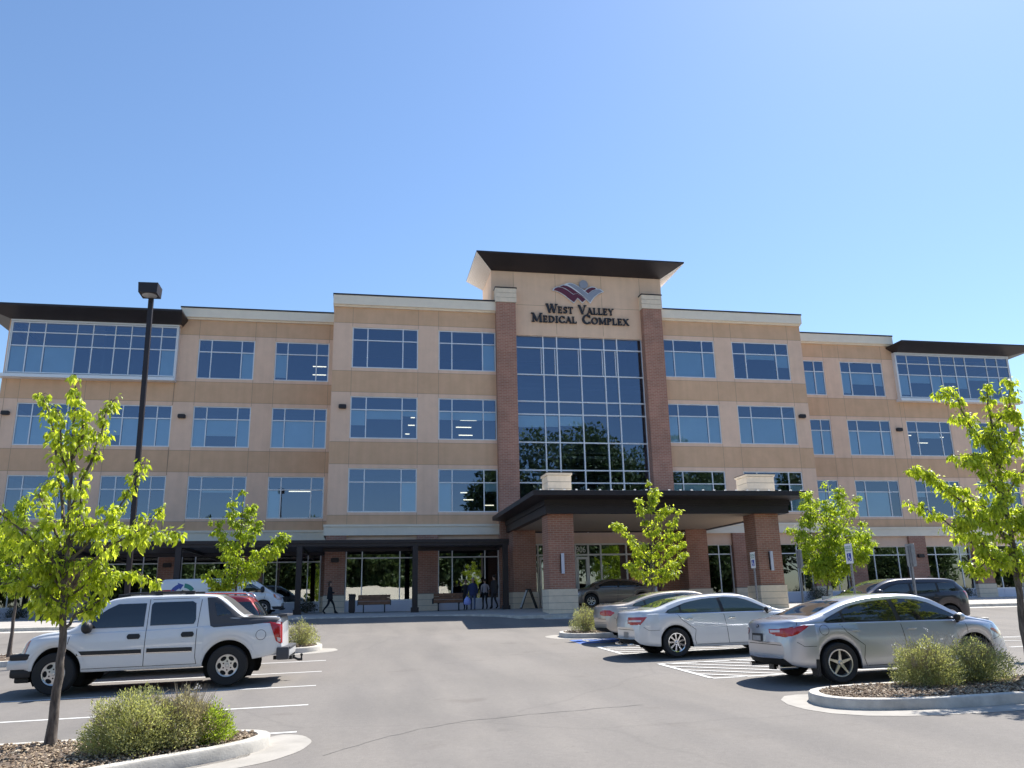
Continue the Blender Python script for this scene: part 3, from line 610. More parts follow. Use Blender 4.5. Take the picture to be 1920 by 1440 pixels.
# main entrance storefront under the canopy
b = MB(); ya, yb = .22, .34
for x in (10.0,10.35,11.3,12.25,12.62,13.40,14.17,15.75,17.4): b.box(x-.045, x+.045, ya, yb, -.33, 3.27)
for z in (2.62, 3.24): b.box(10.0, 17.4, ya+.004, yb-.004, z-.05, z+.05)
b.box(13.4, 17.4, ya+.004, yb-.004, .05, .15)
en = bpart(b, "entrance_frame", 'frame')
for a, c in ((10.0,10.35),(10.35,11.3),(11.3,12.25),(12.25,12.62),(12.62,13.4),(13.4,14.17),(14.17,15.75),(15.75,17.4)):
    p = MB(); p.quad((a,.29,-.3),(c,.29,-.3),(c,.29,3.2),(a,.29,3.2)); bpart(p, "pane", 'glass_d', en, fix=False)
for a, c in ((10.42,11.26),(11.34,12.2),(12.66,13.35)):
    p = MB(); p.box(a, a+.11, .18, .25, -.3, 2.5); p.box(c-.11, c, .18, .25, -.3, 2.5); p.box(a+.11, c-.11, .18, .25, 2.36, 2.5); p.box(a+.11, c-.11, .18, .25, -.3, -.08); p.tube([(c-.16,.13,.5),(c-.16,.13,1.1)], .02, 6)
    bpart(p, "door", 'frame', en)
b = MB(); b.box(9.2, 17.5, .1, .4, 3.28, 3.9); bpart(b, "entrance_head", 'eifs_l')
cu = bpy.data.curves.new("num", 'FONT'); cu.body = "906"; cu.size = .50; cu.extrude = .008
tmp = bpy.data.objects.new("num", cu); COL.objects.link(tmp); dg = bpy.context.evaluated_depsgraph_get()
me = bpy.data.meshes.new_from_object(tmp.evaluated_get(dg)); bpy.data.objects.remove(tmp)
me.transform(Matrix.Translation((12.66, .27, 2.76)) @ Matrix.Rotation(R(90), 4, 'X') @ Matrix.Scale(.80, 4, (1,0,0))); me.materials.clear(); me.materials.append(MT['frame'])
o = bpy.data.objects.new("street_number", me); COL.objects.link(o); o.parent = en
# wall lamps
for x, y, z in ((-1.13,0,11.25),(28.04,0,11.25),(-20.39,YW,11.25),(-10.68,YW,11.25),(37.46,YW,11.25),(-10.74,YW-.2,2.46),(37.55,YW-.2,2.48),(-1.25,-.2,2.46)):
    b = MB(); b.prism([(x-.22,z-.09),(x-.17,z-.13),(x+.17,z-.13),(x+.22,z-.09),(x+.22,z+.06),(x+.18,z+.11),(x-.18,z+.11),(x-.22,z+.06)], y-.17, y)
    b.box(x-.15, x+.15, y-.185, y-.17, z-.10, z-.02); bpart(b, "wall_lamp", 'bronze')

# ---- raised serif lettering
def stroke(p, q, w):
    (x0, y0), (x1, y1) = p, q; L = math.hypot(x1-x0, y1-y0); nx, ny = -(y1-y0)/L*w/2, (x1-x0)/L*w/2
    return [(x0-nx,y0-ny),(x1-nx,y1-ny),(x1+nx,y1+ny),(x0+nx,y0+ny)]
def hd(p, q, w):                                             # diagonal cut flat at top and bottom
    (x0, y0), (x1, y1) = p, q; return [(x0-w/2,y0),(x1-w/2,y1),(x1+w/2,y1),(x0+w/2,y0)]
def rect(x0, x1, y0, y1): return [(x0,y0),(x1,y0),(x1,y1),(x0,y1)]
def arc(cx, cy, rx, ry, a0, a1, t_side, t_top, n=18):
    o, i = [], []
    for k in range(n+1):
        a = R(a0 + (a1-a0)*k/n); t = t_side*abs(math.cos(a)) + t_top*abs(math.sin(a))
        o.append((cx+rx*math.cos(a), cy+ry*math.sin(a))); i.append((cx+(rx-t)*math.cos(a), cy+(ry-t)*math.sin(a)))
    return ('band', o, i)
T_, H_, SF = .19, .10, .085
def vst(x): return [rect(x-T_/2, x+T_/2, 0, 1), rect(x-T_/2-.08, x+T_/2+.08, 0, SF), rect(x-T_/2-.08, x+T_/2+.08, 1-SF, 1)]
def srf(x, y): return [rect(x-.15, x+.15, y, y+SF)]
GLY = {
 'W': (1.34, [hd((.16,1),(.44,0),.22), hd((.44,0),(.68,.92),.11), hd((.66,1),(.94,0),.22), hd((.94,0),(1.20,1),.11)] + srf(.16,1-SF) + srf(.68,1-SF) + srf(1.2,1-SF)),
 'V': (.98, [hd((.16,1),(.50,0),.22), hd((.50,0),(.82,1),.11)] + srf(.16,1-SF) + srf(.82,1-SF)),
 'A': (.96, [hd((.14,0),(.46,1),.10), hd((.46,1),(.80,0),.21), rect(.26,.70,.30,.39)] + srf(.14,0) + srf(.80,0)),
 'M': (1.20, [hd((.20,0),(.20,1),.12), hd((.20,1),(.58,.08),.20), hd((.58,.08),(.96,1),.10), hd((.98,0),(.98,1),.19)] + srf(.19,0) + srf(.98,0) + srf(.14,1-SF) + srf(1.02,1-SF)),
 'Y': (.92, [hd((.14,1),(.46,.42),.21), hd((.46,.42),(.78,1),.11), rect(.37,.55,0,.48)] + srf(.14,1-SF) + srf(.78,1-SF) + srf(.46,0)),
 'X': (.96, [hd((.16,1),(.80,0),.23), hd((.16,0),(.78,1),.11)] + srf(.16,1-SF) + srf(.78,1-SF) + srf(.14,0) + srf(.82,0)),
 'E': (.78, vst(.20) + [rect(.2,.66,0,.11), rect(.2,.64,.89,1), rect(.2,.54,.46,.56), rect(.58,.66,0,.24), rect(.56,.64,.76,1), rect(.48,.54,.38,.64)]),
 'L': (.76, vst(.20) + [rect(.2,.68,0,.11), rect(.60,.68,0,.26)]),
 'T': (.86, [rect(.335,.525,0,1), rect(.06,.80,.89,1), rect(.06,.14,.74,1), rect(.72,.80,.74,1), rect(.26,.60,0,SF)]),
 'I': (.46, vst(.22)),
 'P': (.80, vst(.20) + [arc(.36,.72,.38,.28,-90,90,.18,.09), rect(.2,.36,.44,.53), rect(.2,.36,.91,1.0)]),
 'D': (1.0, vst(.20) + [arc(.40,.5,.52,.5,-90,90,.21,.10), rect(.2,.4,0,.10), rect(.2,.4,.9,1.0)]),
 'O': (1.10, [arc(.53,.5,.50,.52,0,360,.20,.10,36)]),
 'C': (.98, [arc(.54,.5,.50,.52,48,312,.21,.10,28), rect(.83,.91,.68,.98), rect(.85,.93,.04,.26)]),
 'S': (.74, [arc(.37,.75,.28,.27,30,270,.16,.10,20), arc(.37,.265,.30,.285,90,-150,.18,.10,20), rect(.56,.64,.72,.98), rect(.08,.15,.02,.28)]),
}
def letters(text, x0, x1, z0, big, small, y):
    mb = MB(); adv = []
    for i, ch in enumerate(text):
        s = big if (i == 0 or text[i-1] == ' ') else small
        adv.append((ch, s, (.50*big if ch == ' ' else GLY[ch][0]*s)))
    k = (x1-x0) / sum(a for _, _, a in adv); x = x0; n = 0
    for ch, s, a in adv:
        if ch != ' ':
            for g in GLY[ch][1]:
                yo = y - .14 - .0013*n; n = (n + 1) % 9
                if isinstance(g, tuple):
                    o = [(x+px*s*k, z0+pz*s) for px, pz in g[1]]; i_ = [(x+px*s*k, z0+pz*s) for px, pz in g[2]]
                    for q in range(len(o)-1): mb.add([(o[q][0],yo,o[q][1]),(o[q+1][0],yo,o[q+1][1]),(i_[q+1][0],yo,i_[q+1][1]),(i_[q][0],yo,i_[q][1]),
                                                     (o[q][0],y-.03,o[q][1]),(o[q+1][0],y-.03,o[q+1][1]),(i_[q+1][0],y-.03,i_[q+1][1]),(i_[q][0],y-.03,i_[q][1])], [(0,1,2,3),(0,4,5,1),(2,6,7,3),(7,6,5,4)])
                else: mb.prism([(x+px*s*k, z0+pz*s) for px, pz in g], yo, y-.03)
        else: bpart(mb, "sign_word", 'letter'); mb = MB()
        x += a*k
    bpart(mb, "sign_word", 'letter')
letters("WEST VALLEY", 11.22, 15.70, 17.60, .60, .44, 0); letters("MEDICAL COMPLEX", 10.28, 16.68, 16.95, .60, .44, 0)
# emblem: white backing, maroon and grey wings, ball
def plate(mb, poly, y0, y1, mi=0):
    bm = bmesh.new(); v0 = [bm.verts.new((x,y0,z)) for x, z in poly]; v1 = [bm.verts.new((x,y1,z)) for x, z in poly]; n = len(poly)
    f = bm.faces.new(v0); f2 = bm.faces.new(v1[::-1])
    for i in range(n): bm.faces.new((v0[i], v1[i], v1[(i+1) % n], v0[(i+1) % n]))
    bmesh.ops.triangulate(bm, faces=[f, f2]); mb.from_bm(bm, mi)
def spl(pts, n=6, closed=True):
    P = [Vector(p) for p in pts]; m = len(P); out = []
    for i in range(m):
        p0, p1, p2, p3 = P[i-1], P[i], P[(i+1) % m], P[(i+2) % m]
        for k in range(n):
            t = k/n; out.append(tuple(0.5*((2*p1) + (p2-p0)*t + (2*p0-5*p1+4*p2-p3)*t*t + (3*p1-p0-3*p2+p3)*t**3)))
    return out
outer = [(11.70,19.10),(11.78,19.25),(12.0,19.37),(12.16,19.38),(12.30,19.50),(12.5,19.54),(12.62,19.63),(12.86,19.68),(13.14,19.62),(13.5,19.43),(13.81,19.20),(14.02,19.38),(14.31,19.50),(14.51,19.47),(14.67,19.36),(14.88,19.36),(15.10,19.18),(14.74,19.0),(14.48,18.78),(14.27,18.51),(14.17,18.32),(13.91,18.60),(13.65,18.32),(13.34,18.63),(13.09,18.30),(12.81,18.51),(12.54,18.74),(12.23,18.94),(11.99,19.05)]
b = MB(); plate(b, outer, -.12, -.05); em = bpart(b, "emblem", 'frame')
b = MB()
plate(b, [(11.78,19.11),(11.86,19.24),(12.06,19.33),(12.28,19.33),(12.56,19.21),(12.84,19.03),(13.05,18.87),(13.30,18.96),(13.86,18.60),(13.65,18.38),(13.34,18.69),(13.09,18.36),(12.81,18.56),(12.54,18.79),(12.23,18.98),(11.99,19.08)], -.15, -.12)
plate(b, [(12.20,19.40),(12.44,19.48),(12.66,19.45),(12.97,19.30),(13.32,19.05),(13.83,18.68),(13.60,18.80),(13.32,18.99),(13.06,18.92),(12.84,19.09),(12.56,19.28)], -.151, -.12)
plate(b, [(13.86,19.16),(14.04,19.32),(14.31,19.43),(14.50,19.41),(14.58,19.34),(14.3,19.22),(14.06,19.01)], -.15, -.12)
bpart(b, "maroon_wing", 'maroon', em)
b = MB()
plate(b, [(12.70,19.58),(12.88,19.62),(13.14,19.56),(13.5,19.37),(14.02,18.93),(14.26,19.14),(14.51,19.28),(14.80,19.31),(15.0,19.18),(14.70,19.02),(14.44,18.81),(14.23,18.55),(14.15,18.41),(13.90,18.67),(13.60,18.94),(13.29,19.21),(12.97,19.42)], -.152, -.12)
b.prism([(13.755+.285*math.cos(k*math.pi/16), 19.60+.285*math.sin(k*math.pi/16)) for k in range(32)], -.17, -.05)
bpart(b, "grey_wing_and_ball", 'egrey', em)

# ------------------------------------------------------------------ entrance canopy (porte-cochere)
CA = thing("entrance_canopy", "dark bronze flat-roofed entrance canopy on square brick columns in front of the tower", "canopy", (14.8, -5, -0.45))
CO = Vector((-14.8, 5, 0.45))
def cpart(mb, name, mats, parent=CA, **k):
    o = mb.build(name, mats, parent, **k); o.location = CO if parent == CA else (0, 0, 0); return o
x0, x1, yf, yb = 8.35, 20.35, -10.9, -.55
b = MB(); b.box(x0, x1, yf, yf+.3, 3.87, 4.50); b.box(x0, x0+.3, yf+.3, yb, 3.87, 4.50); b.box(x1-.3, x1, yf+.3, yb, 3.87, 4.50); b.box(x0+.3, x1-.3, yb-.3, yb, 3.87, 4.50)
b.box(x0-.06, x1+.06, yf-.06, yf, 4.26, 4.50); b.box(x0-.06, x0, yf, yb, 4.26, 4.50)
cpart(b, "fascia_beam", 'bronze')
b = MB(); B = [(7.55,-12.1,4.56),(21.0,-12.1,4.56),(21.0,yb,4.56),(7.55,yb,4.56)]; A = [(x0-.06,yf-.06,4.50),(x1+.06,yf-.06,4.50),(x1+.06,yb,4.50),(x0-.06,yb,4.50)]; T = [(x,y,4.78) for x,y,_ in B]
for i, j in ((0,1),(1,2),(2,3),(3,0)): b.quad(A[i],A[j],B[j],B[i]); b.quad(B[i],B[j],T[j],T[i])
b.quad(*T); b.quad(*A)
rf = cpart(b, "canopy_roof", 'bronze')
b = MB()
for i in range(24): b.box(7.9+i*.55, 7.97+i*.55, -11.9, -11.8, 4.78, 4.86)
for i in range(9): b.box(7.7, 7.8, -11.2+i, -11.13+i, 4.78, 4.86)
cpart(b, "snow_guards", 'pale_metal', rf)
b = MB(); b.box(7.67, 20.88, -11.98, yb-.05, 4.781, 4.80); cpart(b, "roof_membrane", 'membrane', rf)
b = MB(); b.box(x0+.3, x1-.3, yf+.3, yb-.3, 3.90, 3.97); cpart(b, "soffit", 'soffit')
for a, c, ya, yb2, front in ((8.53,9.75,-10.45,-9.25,True),(18.78,20.0,-10.45,-9.25,True),(8.50,9.80,-1.8,-.52,False),(18.75,20.05,-1.8,-.52,False)):
    b = MB(); b.box(a, c, ya, yb2, .54, 3.89); col = cpart(b, "brick_column", 'brick')
    b = MB(); z = -.66
    for k in range(4):
        b.box(a-.07, c+.07, ya-.07, yb2+.07, z, z+.285, 0); b.box(a-.05, c+.05, ya-.05, yb2+.05, z+.285, z+.30, 1); z += .30
    cpart(b, "column_base", ['stone', 'stone_g'], col)
    if front:
        b = MB(); z = 4.79; a2, c2 = (8.60,9.74) if a < 12 else (18.60,20.02)
        for k in range(3):
            b.box(a2, c2, -10.4, -9.2, z, z+.29, 0); b.box(a2+.03, c2-.03, -10.37, -9.23, z+.29, z+.31, 1); z += .31
        b.box(a2-.05, c2+.05, -10.45, -9.15, z, z+.09, 0); b.box(a2-.06, c2+.06, -10.46, -9.14, z+.09, z+.12, 2)
        cpart(b, "column_cap", ['stone', 'stone_g', 'bronze'], col)
        xm = (a+c)/2 + .02; b = MB(); b.bbox(xm-.07, xm+.07, ya-.13, ya-.005, 1.20, 2.11, .02, 0); b.box(xm-.10, xm-.075, ya-.08, ya, 1.24, 2.07, 1); cpart(b, "sconce", ['panel', 'bronze'], col)

# ------------------------------------------------------------------ pergola
PG = thing("pergola", "dark brown slatted pergola walkway along the left ground floor", "pergola", (-6, -1, -0.4))
PO = Vector((6, 1, 0.4))
def ppart(mb, name): o = mb.build(name, 'bronze', PG); o.location = PO
b = MB(); b.box(-26, 7.95, -3.55, -3.40, 2.98, 3.27); b.box(-26, 7.95, -3.62, -3.55, 3.14, 3.30); ppart(b, "front_beam")
b = MB(); b.box(-26, -1.95, YW-.55, YW-.4, 2.90, 3.2); b.box(-1.9, 7.95, -.45, -.32, 2.90, 3.2); ppart(b, "rear_beam")
b = MB()
for k in range(13): b.box(-26, -1.9 if k > 5 else 7.9, -3.2 + k*.5, -3.2 + k*.5 + .30, 3.10, 3.14)
ppart(b, "slats")
for x in (-20.6,-14.7,-8.83,-2.95,2.95,7.75):
    b = MB(); b.box(x-.14, x+.14, -3.6, -3.33, -.45, 2.98); b.box(x-.2, x+.2, -3.65, -3.28, -.45, -.15); ppart(b, "post")
    b = MB(); b.box(x-.07, x+.07, -3.40, (YW-.5) if x < -2 else -.4, 2.95, 3.10); ppart(b, "cross_beam")
# ------------------------------------------------------------------ vehicles
def pchip(xk, yk):
    xk, yk = np.array(xk, float), np.array(yk, float); h = np.diff(xk); d = np.diff(yk)/h; m = np.zeros(len(xk))
    for i in range(1, len(xk)-1):
        if d[i-1]*d[i] > 0: w1, w2 = 2*h[i]+h[i-1], h[i]+2*h[i-1]; m[i] = (w1+w2)/(w1/d[i-1]+w2/d[i])
    m[0], m[-1] = d[0], d[-1]
    def f(x):
        x = min(max(x, xk[0]), xk[-1]); i = min(max(int(np.searchsorted(xk, x)) - 1, 0), len(h)-1); t = (x-xk[i])/h[i]
        return float((1+2*t)*(1-t)**2*yk[i] + t*(1-t)**2*h[i]*m[i] + t*t*(3-2*t)*yk[i+1] + t*t*(t-1)*h[i]*m[i+1])
    return f
def P2(pts): return pchip([p[0] for p in pts], [p[1] for p in pts])
class Car:
    """body = one lofted shell; glass, lamps, seams, trim are projected onto it and stand a few mm proud"""
    def __init__(s, name, label, cat, paint_, top, belt, width, sill, wheels, tr, bow=(.16,.14), tumble=.34, group=None, arch=.06, lean=0):
        s.root = thing(name, label, cat, group=group); s.paint = paint_; s.tr = tr; s.wheels = wheels
        ft, fb, fw, fs = P2(top), P2(belt), P2(width), P2(sill); xr, xf = top[0][0], top[-1][0]; Ra = tr + arch
        st = set(np.linspace(xr, xf, 90)) | set(xr + (xf-xr)*np.array([0,.002,.006,.012,.02,.03])) | set(xf - (xf-xr)*np.array([0,.002,.006,.012,.02,.03]))
        for xw in wheels:
            for k in range(25): st.add(xw + Ra*math.cos(math.pi*k/24))
        for p in top: st.add(p[0])
        st = sorted(st); st = [x for i, x in enumerate(st) if i == 0 or x - st[i-1] > .004]
        rows = []
        for x in st:
            zb = fs(x)
            for xw in wheels:
                d = abs(x-xw)
                if d < Ra - 1e-6: zb = max(zb, tr + math.sqrt(Ra*Ra - d*d))
            w, zt = fw(x), ft(x); bz = min(fb(x), zt - .012); zb = min(zb, bz - .05); h = zt - bz
            pts = [(0, zb), (w*.86, zb), (w*.955, zb + .004), (w*.975, zb + .03)]
            z0 = zb + .03
            for k in range(1, 8):
                q = k/8.0; zz = z0 + (bz-z0)*q
                y = w*(.975 + .025*math.sin(math.pi*min(1, q*1.05)) - .022*max(0, (q-.78)/.22)**2)
                pts.append((y, zz))
            ys = w*.957; pts.append((ys, bz)); ys2 = ys - .022
            d = min(.095, h*.42); pts.append((ys2, bz + min(.02, h*.2)))
            yr = ys2 - tumble*max(0, h-d)
            for k in range(1, 5):
                q = k/4.0; pts.append((ys2 + (yr-ys2)*q + .018*math.sin(math.pi*q)*min(1, h/.4), bz + min(.02, h*.2) + (zt-d-bz-min(.02, h*.2))*q))
            for q, zq in ((.965,.52),(.90,.27),(.78,.12),(.55,.035),(.28,.008),(0,0)): pts.append((yr*q, zt - d*zq))
            er = max(0, 1 - (x-xr)/.75); ef = max(0, 1 - (xf-x)/.85); er = er*er*(3-2*er); ef = ef*ef*(3-2*ef)
            def P(y, z, sg):
                t = (y/max(w, .1))**2; return (x + er*bow[0]*t*1.0 - ef*bow[1]*t - lean*er*0, sg*y, z)
            half = [P(y, z, 1) for y, z in pts]; other = [P(y, z, -1) for y, z in pts[-2:0:-1]]
            rows.append(half + other)
        b = MB(); n = len(rows[0]); hn = len(pts)
        b.grid(rows, 0, True)
        for fi, f in enumerate(b.f):
            j = fi % n
            if j in (0, 1, n-1, n-2): b.m[fi] = 1
        for r in (rows[0], rows[-1]):
            hl = r[:hn]; orr = [hl[0]] + r[:hn-1:-1] + [hl[-1]]
            for k in range(hn-1):
                q = [hl[k], hl[k+1], orr[k+1], orr[k]]
                if k == 0: q = [hl[0], hl[1], orr[1]]
                if k == hn-2: q = [hl[k], hl[k+1], orr[k]]
                b.add(q, [tuple(range(len(q)))], 0)
        s.body = b.build("body", [paint_, 'dark'], s.root, smooth=34)
        me = s.body.data; s.bvh = BVHTree.FromPolygons([v.co[:] for v in me.vertices], [tuple(p.vertices) for p in me.polygons])
        s.xr, s.xf = xr, xf
    def hit(s, o, d):
        r = s.bvh.ray_cast(Vector(o), Vector(d)); return r
    def _patch(s, poly, off, nu, nv, org, dr, ax):
        (a0, a1) = ax; vs = [p[1] for p in poly]; v0, v1 = min(vs), max(vs); rows = []
        for i in range(nv+1):
            v = v0 + (v1-v0)*(.0005 + .999*i/nv); xs_ = []
            for k in range(len(poly)):
                p, q = poly[k], poly[(k+1) % len(poly)]
                if (p[1] <= v) != (q[1] <= v): xs_.append(p[0] + (q[0]-p[0])*(v-p[1])/(q[1]-p[1]))
            if len(xs_) < 2: continue
            lo, hi = min(xs_), max(xs_); row = []
            for j in range(nu+1):
                u = lo + (hi-lo)*j/nu; o = org(u, v); r = s.hit(o, dr)
                if r[0] is None: row.append(row[-1] if row else None); continue
                nrm = r[1]; nrm = nrm if nrm.dot(Vector(dr)) < 0 else -nrm; row.append(tuple(r[0] + nrm*off))
            good = [p for p in row if p is not None]
            if good: row = [good[0] if p is None else p for p in row]
            if all(p is not None for p in row): rows.append(row)
        return rows
    def side(s, name, poly, mat, off=.004, sides=(1,-1), nu=12, nv=8, parent=None, merge=True):
        out = []
        for sg in sides:
            b = MB(); rows = s._patch(poly, off, nu, nv, lambda u, v: (u, sg*3.0, v), (0, -sg, 0), (0, 2))
            if len(rows) > 1: b.grid(rows); out.append(b.build(name, mat, parent or s.root, smooth=60, fix=False))
        return out
    def line(s, name, pts, mat='black', w=.012, off=.002, sides=(1,-1)):
        """thin shut line or trim strip along (x,z) points on both flanks"""
        for sg in sides:
            b = MB(); P = []
            for (x0, z0), (x1, z1) in zip(pts[:-1], pts[1:]):
                n = max(1, int(math.hypot(x1-x0, z1-z0)/.05))
                P += [(x0+(x1-x0)*k/n, z0+(z1-z0)*k/n) for k in range(n)]
            P.append(pts[-1]); ra, rb = [], []
            for k, (x, z) in enumerate(P):
                q0, q1 = P[max(0, k-1)], P[min(len(P)-1, k+1)]; L = math.hypot(q1[0]-q0[0], q1[1]-q0[1]) + 1e-9; nx, nz = -(q1[1]-q0[1])/L*w/2, (q1[0]-q0[0])/L*w/2
                for L_, sx in ((ra, 1), (rb, -1)):
                    r = s.hit((x+nx*sx, sg*3, z+nz*sx), (0, -sg, 0)); L_.append(tuple(r[0] + Vector((0, sg*off, 0))) if r[0] is not None else None)
            ok = [k for k in range(len(P)) if ra[k] and rb[k]]
            if len(ok) > 1: b.grid([[ra[k] for k in ok], [rb[k] for k in ok]]); b.build(name, mat, s.root, fix=False)
    def topp(s, name, poly, mat, off=.004, nu=14, nv=12):
        b = MB(); rows = s._patch([(y, x) for x, y in poly], off, nu, nv, lambda u, v: (v, u, 5.0), (0, 0, -1), (0, 1))
        b.grid(rows); return b.build(name, mat, s.root, smooth=60, fix=False)
    def end(s, name, poly, mat, rear=True, off=.005, nu=10, nv=6, parent=None):
        b = MB(); sg = -1 if rear else 1
        rows = s._patch(poly, off, nu, nv, lambda u, v: (sg*6.0, u, v), (-sg, 0, 0), (1, 2))
        b.grid(rows); return b.build(name, mat, parent or s.root, smooth=60, fix=False)
    def lamp(s, name, outl, mat, corner_x, rear=True, inner=None):
        """corner lamp that wraps from the end face round to the flank"""
    def wheelset(s, track, wdt=.225, rim_r=.22, spokes=5, style='alloy', kindsp='spoke'):
        Ra = s.tr + .12
        for xw in s.wheels:
            for sg in (1, -1):
                b = MB(); y = sg*(track/2 - wdt*.5 - .03); b.add([(xw + Ra*math.cos(2*math.pi*k/24), y, max(.16, s.tr + Ra*math.sin(2*math.pi*k/24))) for k in range(24)], [tuple(range(24))]); b.build("wheel_housing", 'dark', s.root, fix=False)
        for xw in s.wheels:
            for sg in (1, -1):
                b = MB(); r = s.tr; h = wdt/2
                b.lathe_y([(rim_r, -h*.8), (rim_r+.02, -h*.96), (r*.93, -h), (r*.985, -h*.82), (r, -h*.5), (r, h*.5), (r*.985, h*.82), (r*.93, h), (rim_r+.02, h*.96), (rim_r, h*.8)], seg=36)
                t = b.build("wheel", 'tyre', s.root, smooth=40); t.location = (xw, sg*(track/2), r)
                b = MB(); f = sg*h
                b.lathe_y([(rim_r+.004, f*.82), (rim_r-.004, f*.9), (rim_r-.022, f*.86), (rim_r-.03, f*.35)], seg=36)
                dk = MB(); dk.lathe_y([(0.001, f*.30), (rim_r-.01, f*.33)], seg=24)
                if kindsp == 'spoke':
                    for k in range(spokes):
                        a = 2*math.pi*k/spokes + .3; ca, sa = math.cos(a), math.sin(a); w0, w1 = .030, .015
                        if spokes > 6: w0, w1 = .022, .026
                        pr = [(.03, w0), (rim_r*.55, w0*.72), (rim_r-.01, w1)]
                        for (r0, q0), (r1, q1) in zip(pr[:-1], pr[1:]):
                            y0, y1 = (f*.72 if r0 < .05 else f*.80), f*.86
                            vs = []
                            for rr, qq, yy in ((r0,q0,y0),(r1,q1,y1 if r1 > rim_r*.7 else f*.80)):
                                for sgn in (-1, 1):
                                    for yd in (yy, yy - f*.28): vs.append((rr*ca - sgn*qq*sa, yd, rr*sa + sgn*qq*ca))
                            b.add(vs, [(0,2,6,4),(1,5,7,3),(0,4,5,1),(2,3,7,6)])
                else:
                    b.lathe_y([(.02, f*.80), (rim_r*.5, f*.74), (rim_r-.02, f*.70)], seg=36)
                    for k in range(spokes):
                        a = 2*math.pi*k/spokes; c = (rim_r*.70*math.cos(a), f*.755, rim_r*.70*math.sin(a))
                        dk.add([(c[0] + .040*math.cos(q)*math.cos(a) - .062*math.sin(q)*math.sin(a), c[1], c[2] + .040*math.cos(q)*math.sin(a) + .062*math.sin(q)*math.cos(a)) for q in np.linspace(0, 2*math.pi, 14, endpoint=False)], [tuple(range(14))])
                        a2 = a + math.pi/spokes; dk.ball((.085*math.cos(a2), f*.80, .085*math.sin(a2)), .016, .008, .016, u=8, v=4)
                b.lathe_y([(.001, f*.90), (.03, f*.89), (.042, f*.78)], seg=16)
                rim = b.build("rim", style, t, smooth=35, fix=True); dk.build("dark_backing", 'dark', t, fix=False)  # near-black backing puts the shade between spokes into colour; also hole ovals, nuts
    def handle(s, x, z, mat, L=.17, sides=(1,-1)):
        for sg in sides:
            r = s.hit((x, sg*3, z), (0, -sg, 0))
            if r[0] is None: continue
            y = r[0].y; b = MB(); y0, y1 = sorted((y - sg*.005, y + sg*.028)); b.bbox(x-L/2, x+L/2, y0, y1, z-.018, z+.018, .010); b.build("door_handle", mat, s.root, smooth=40)
    def mirror(s, x, z, mat, y=None, size=(.10,.09,.075)):
        for sg in (1, -1):
            r = s.hit((x, sg*3, z-.06), (0, -sg, 0)); yy = abs(r[0].y) if r[0] is not None else .85
            b = MB(); b.ball((x-.01, sg*(yy+.11), z), size[0], size[1], size[2], 0, 14, 10); b.ball((x-.055, sg*(yy+.11), z-.002), size[0]*.62, size[1]*.9, size[2]*.88, 1, 12, 8)
            b.tube([(x, sg*(yy-.02), z-.085), (x, sg*(yy+.07), z-.05)], [.035, .03], 8, 1); b.build("wing_mirror", [mat, 'black'], s.root, smooth=50)
    def place(s, x, y, rz=0.0, x_ref=0.0):
        c, sn = math.cos(rz), math.sin(rz); zs = []
        for xw in s.wheels: zs.append(G(x + xw*c, y + xw*sn) if y < -9.5 else SW(x + xw*c, y + xw*sn))
        w0, w1 = s.wheels; pit = math.atan2(zs[1]-zs[0], w1-w0); z = zs[0] + (0-w0)*(zs[1]-zs[0])/(w1-w0)
        s.root.location = (x, y, z + .006); s.root.rotation_euler = Euler((0, -pit, rz), 'XYZ')
def oval(cx, cz, rx, rz, n=20): return [(cx + rx*math.cos(2*math.pi*k/n), cz + rz*math.sin(2*math.pi*k/n)) for k in range(n)]
def ring_line(c, cx, cz, r): c.line("fuel_door_seam", oval(cx, cz, r, r, 24) + [(cx+r, cz)], 'seam', .008, .0015, sides=(-1,))
MT['seam'] = plain("shut_line", (0.03, 0.03, 0.032), 0.7)

MT['p_white'] = paint("paint_white", (0.70, 0.71, 0.72), 0.0, 0.4)
MT['p_silver'] = paint("paint_silver_blue", (0.46, 0.48, 0.535), 0.7, 0.34)
MT['p_pearl'] = paint("paint_pearl_white", (0.66, 0.67, 0.68), 0.25, 0.32)
MT['p_beige'] = paint("paint_champagne", (0.46, 0.41, 0.36), 0.55, 0.36)
MT['p_tan'] = paint("paint_tan_metallic", (0.22, 0.18, 0.155), 0.5, 0.38)
MT['p_dark'] = paint("paint_dark_plum", (0.028, 0.021, 0.026), 0.3, 0.3)
MT['p_red'] = paint("paint_red", (0.33, 0.012, 0.014), 0.1, 0.35)
MT['cladding'] = plain("grey_cladding", (0.060, 0.062, 0.072), 0.6)

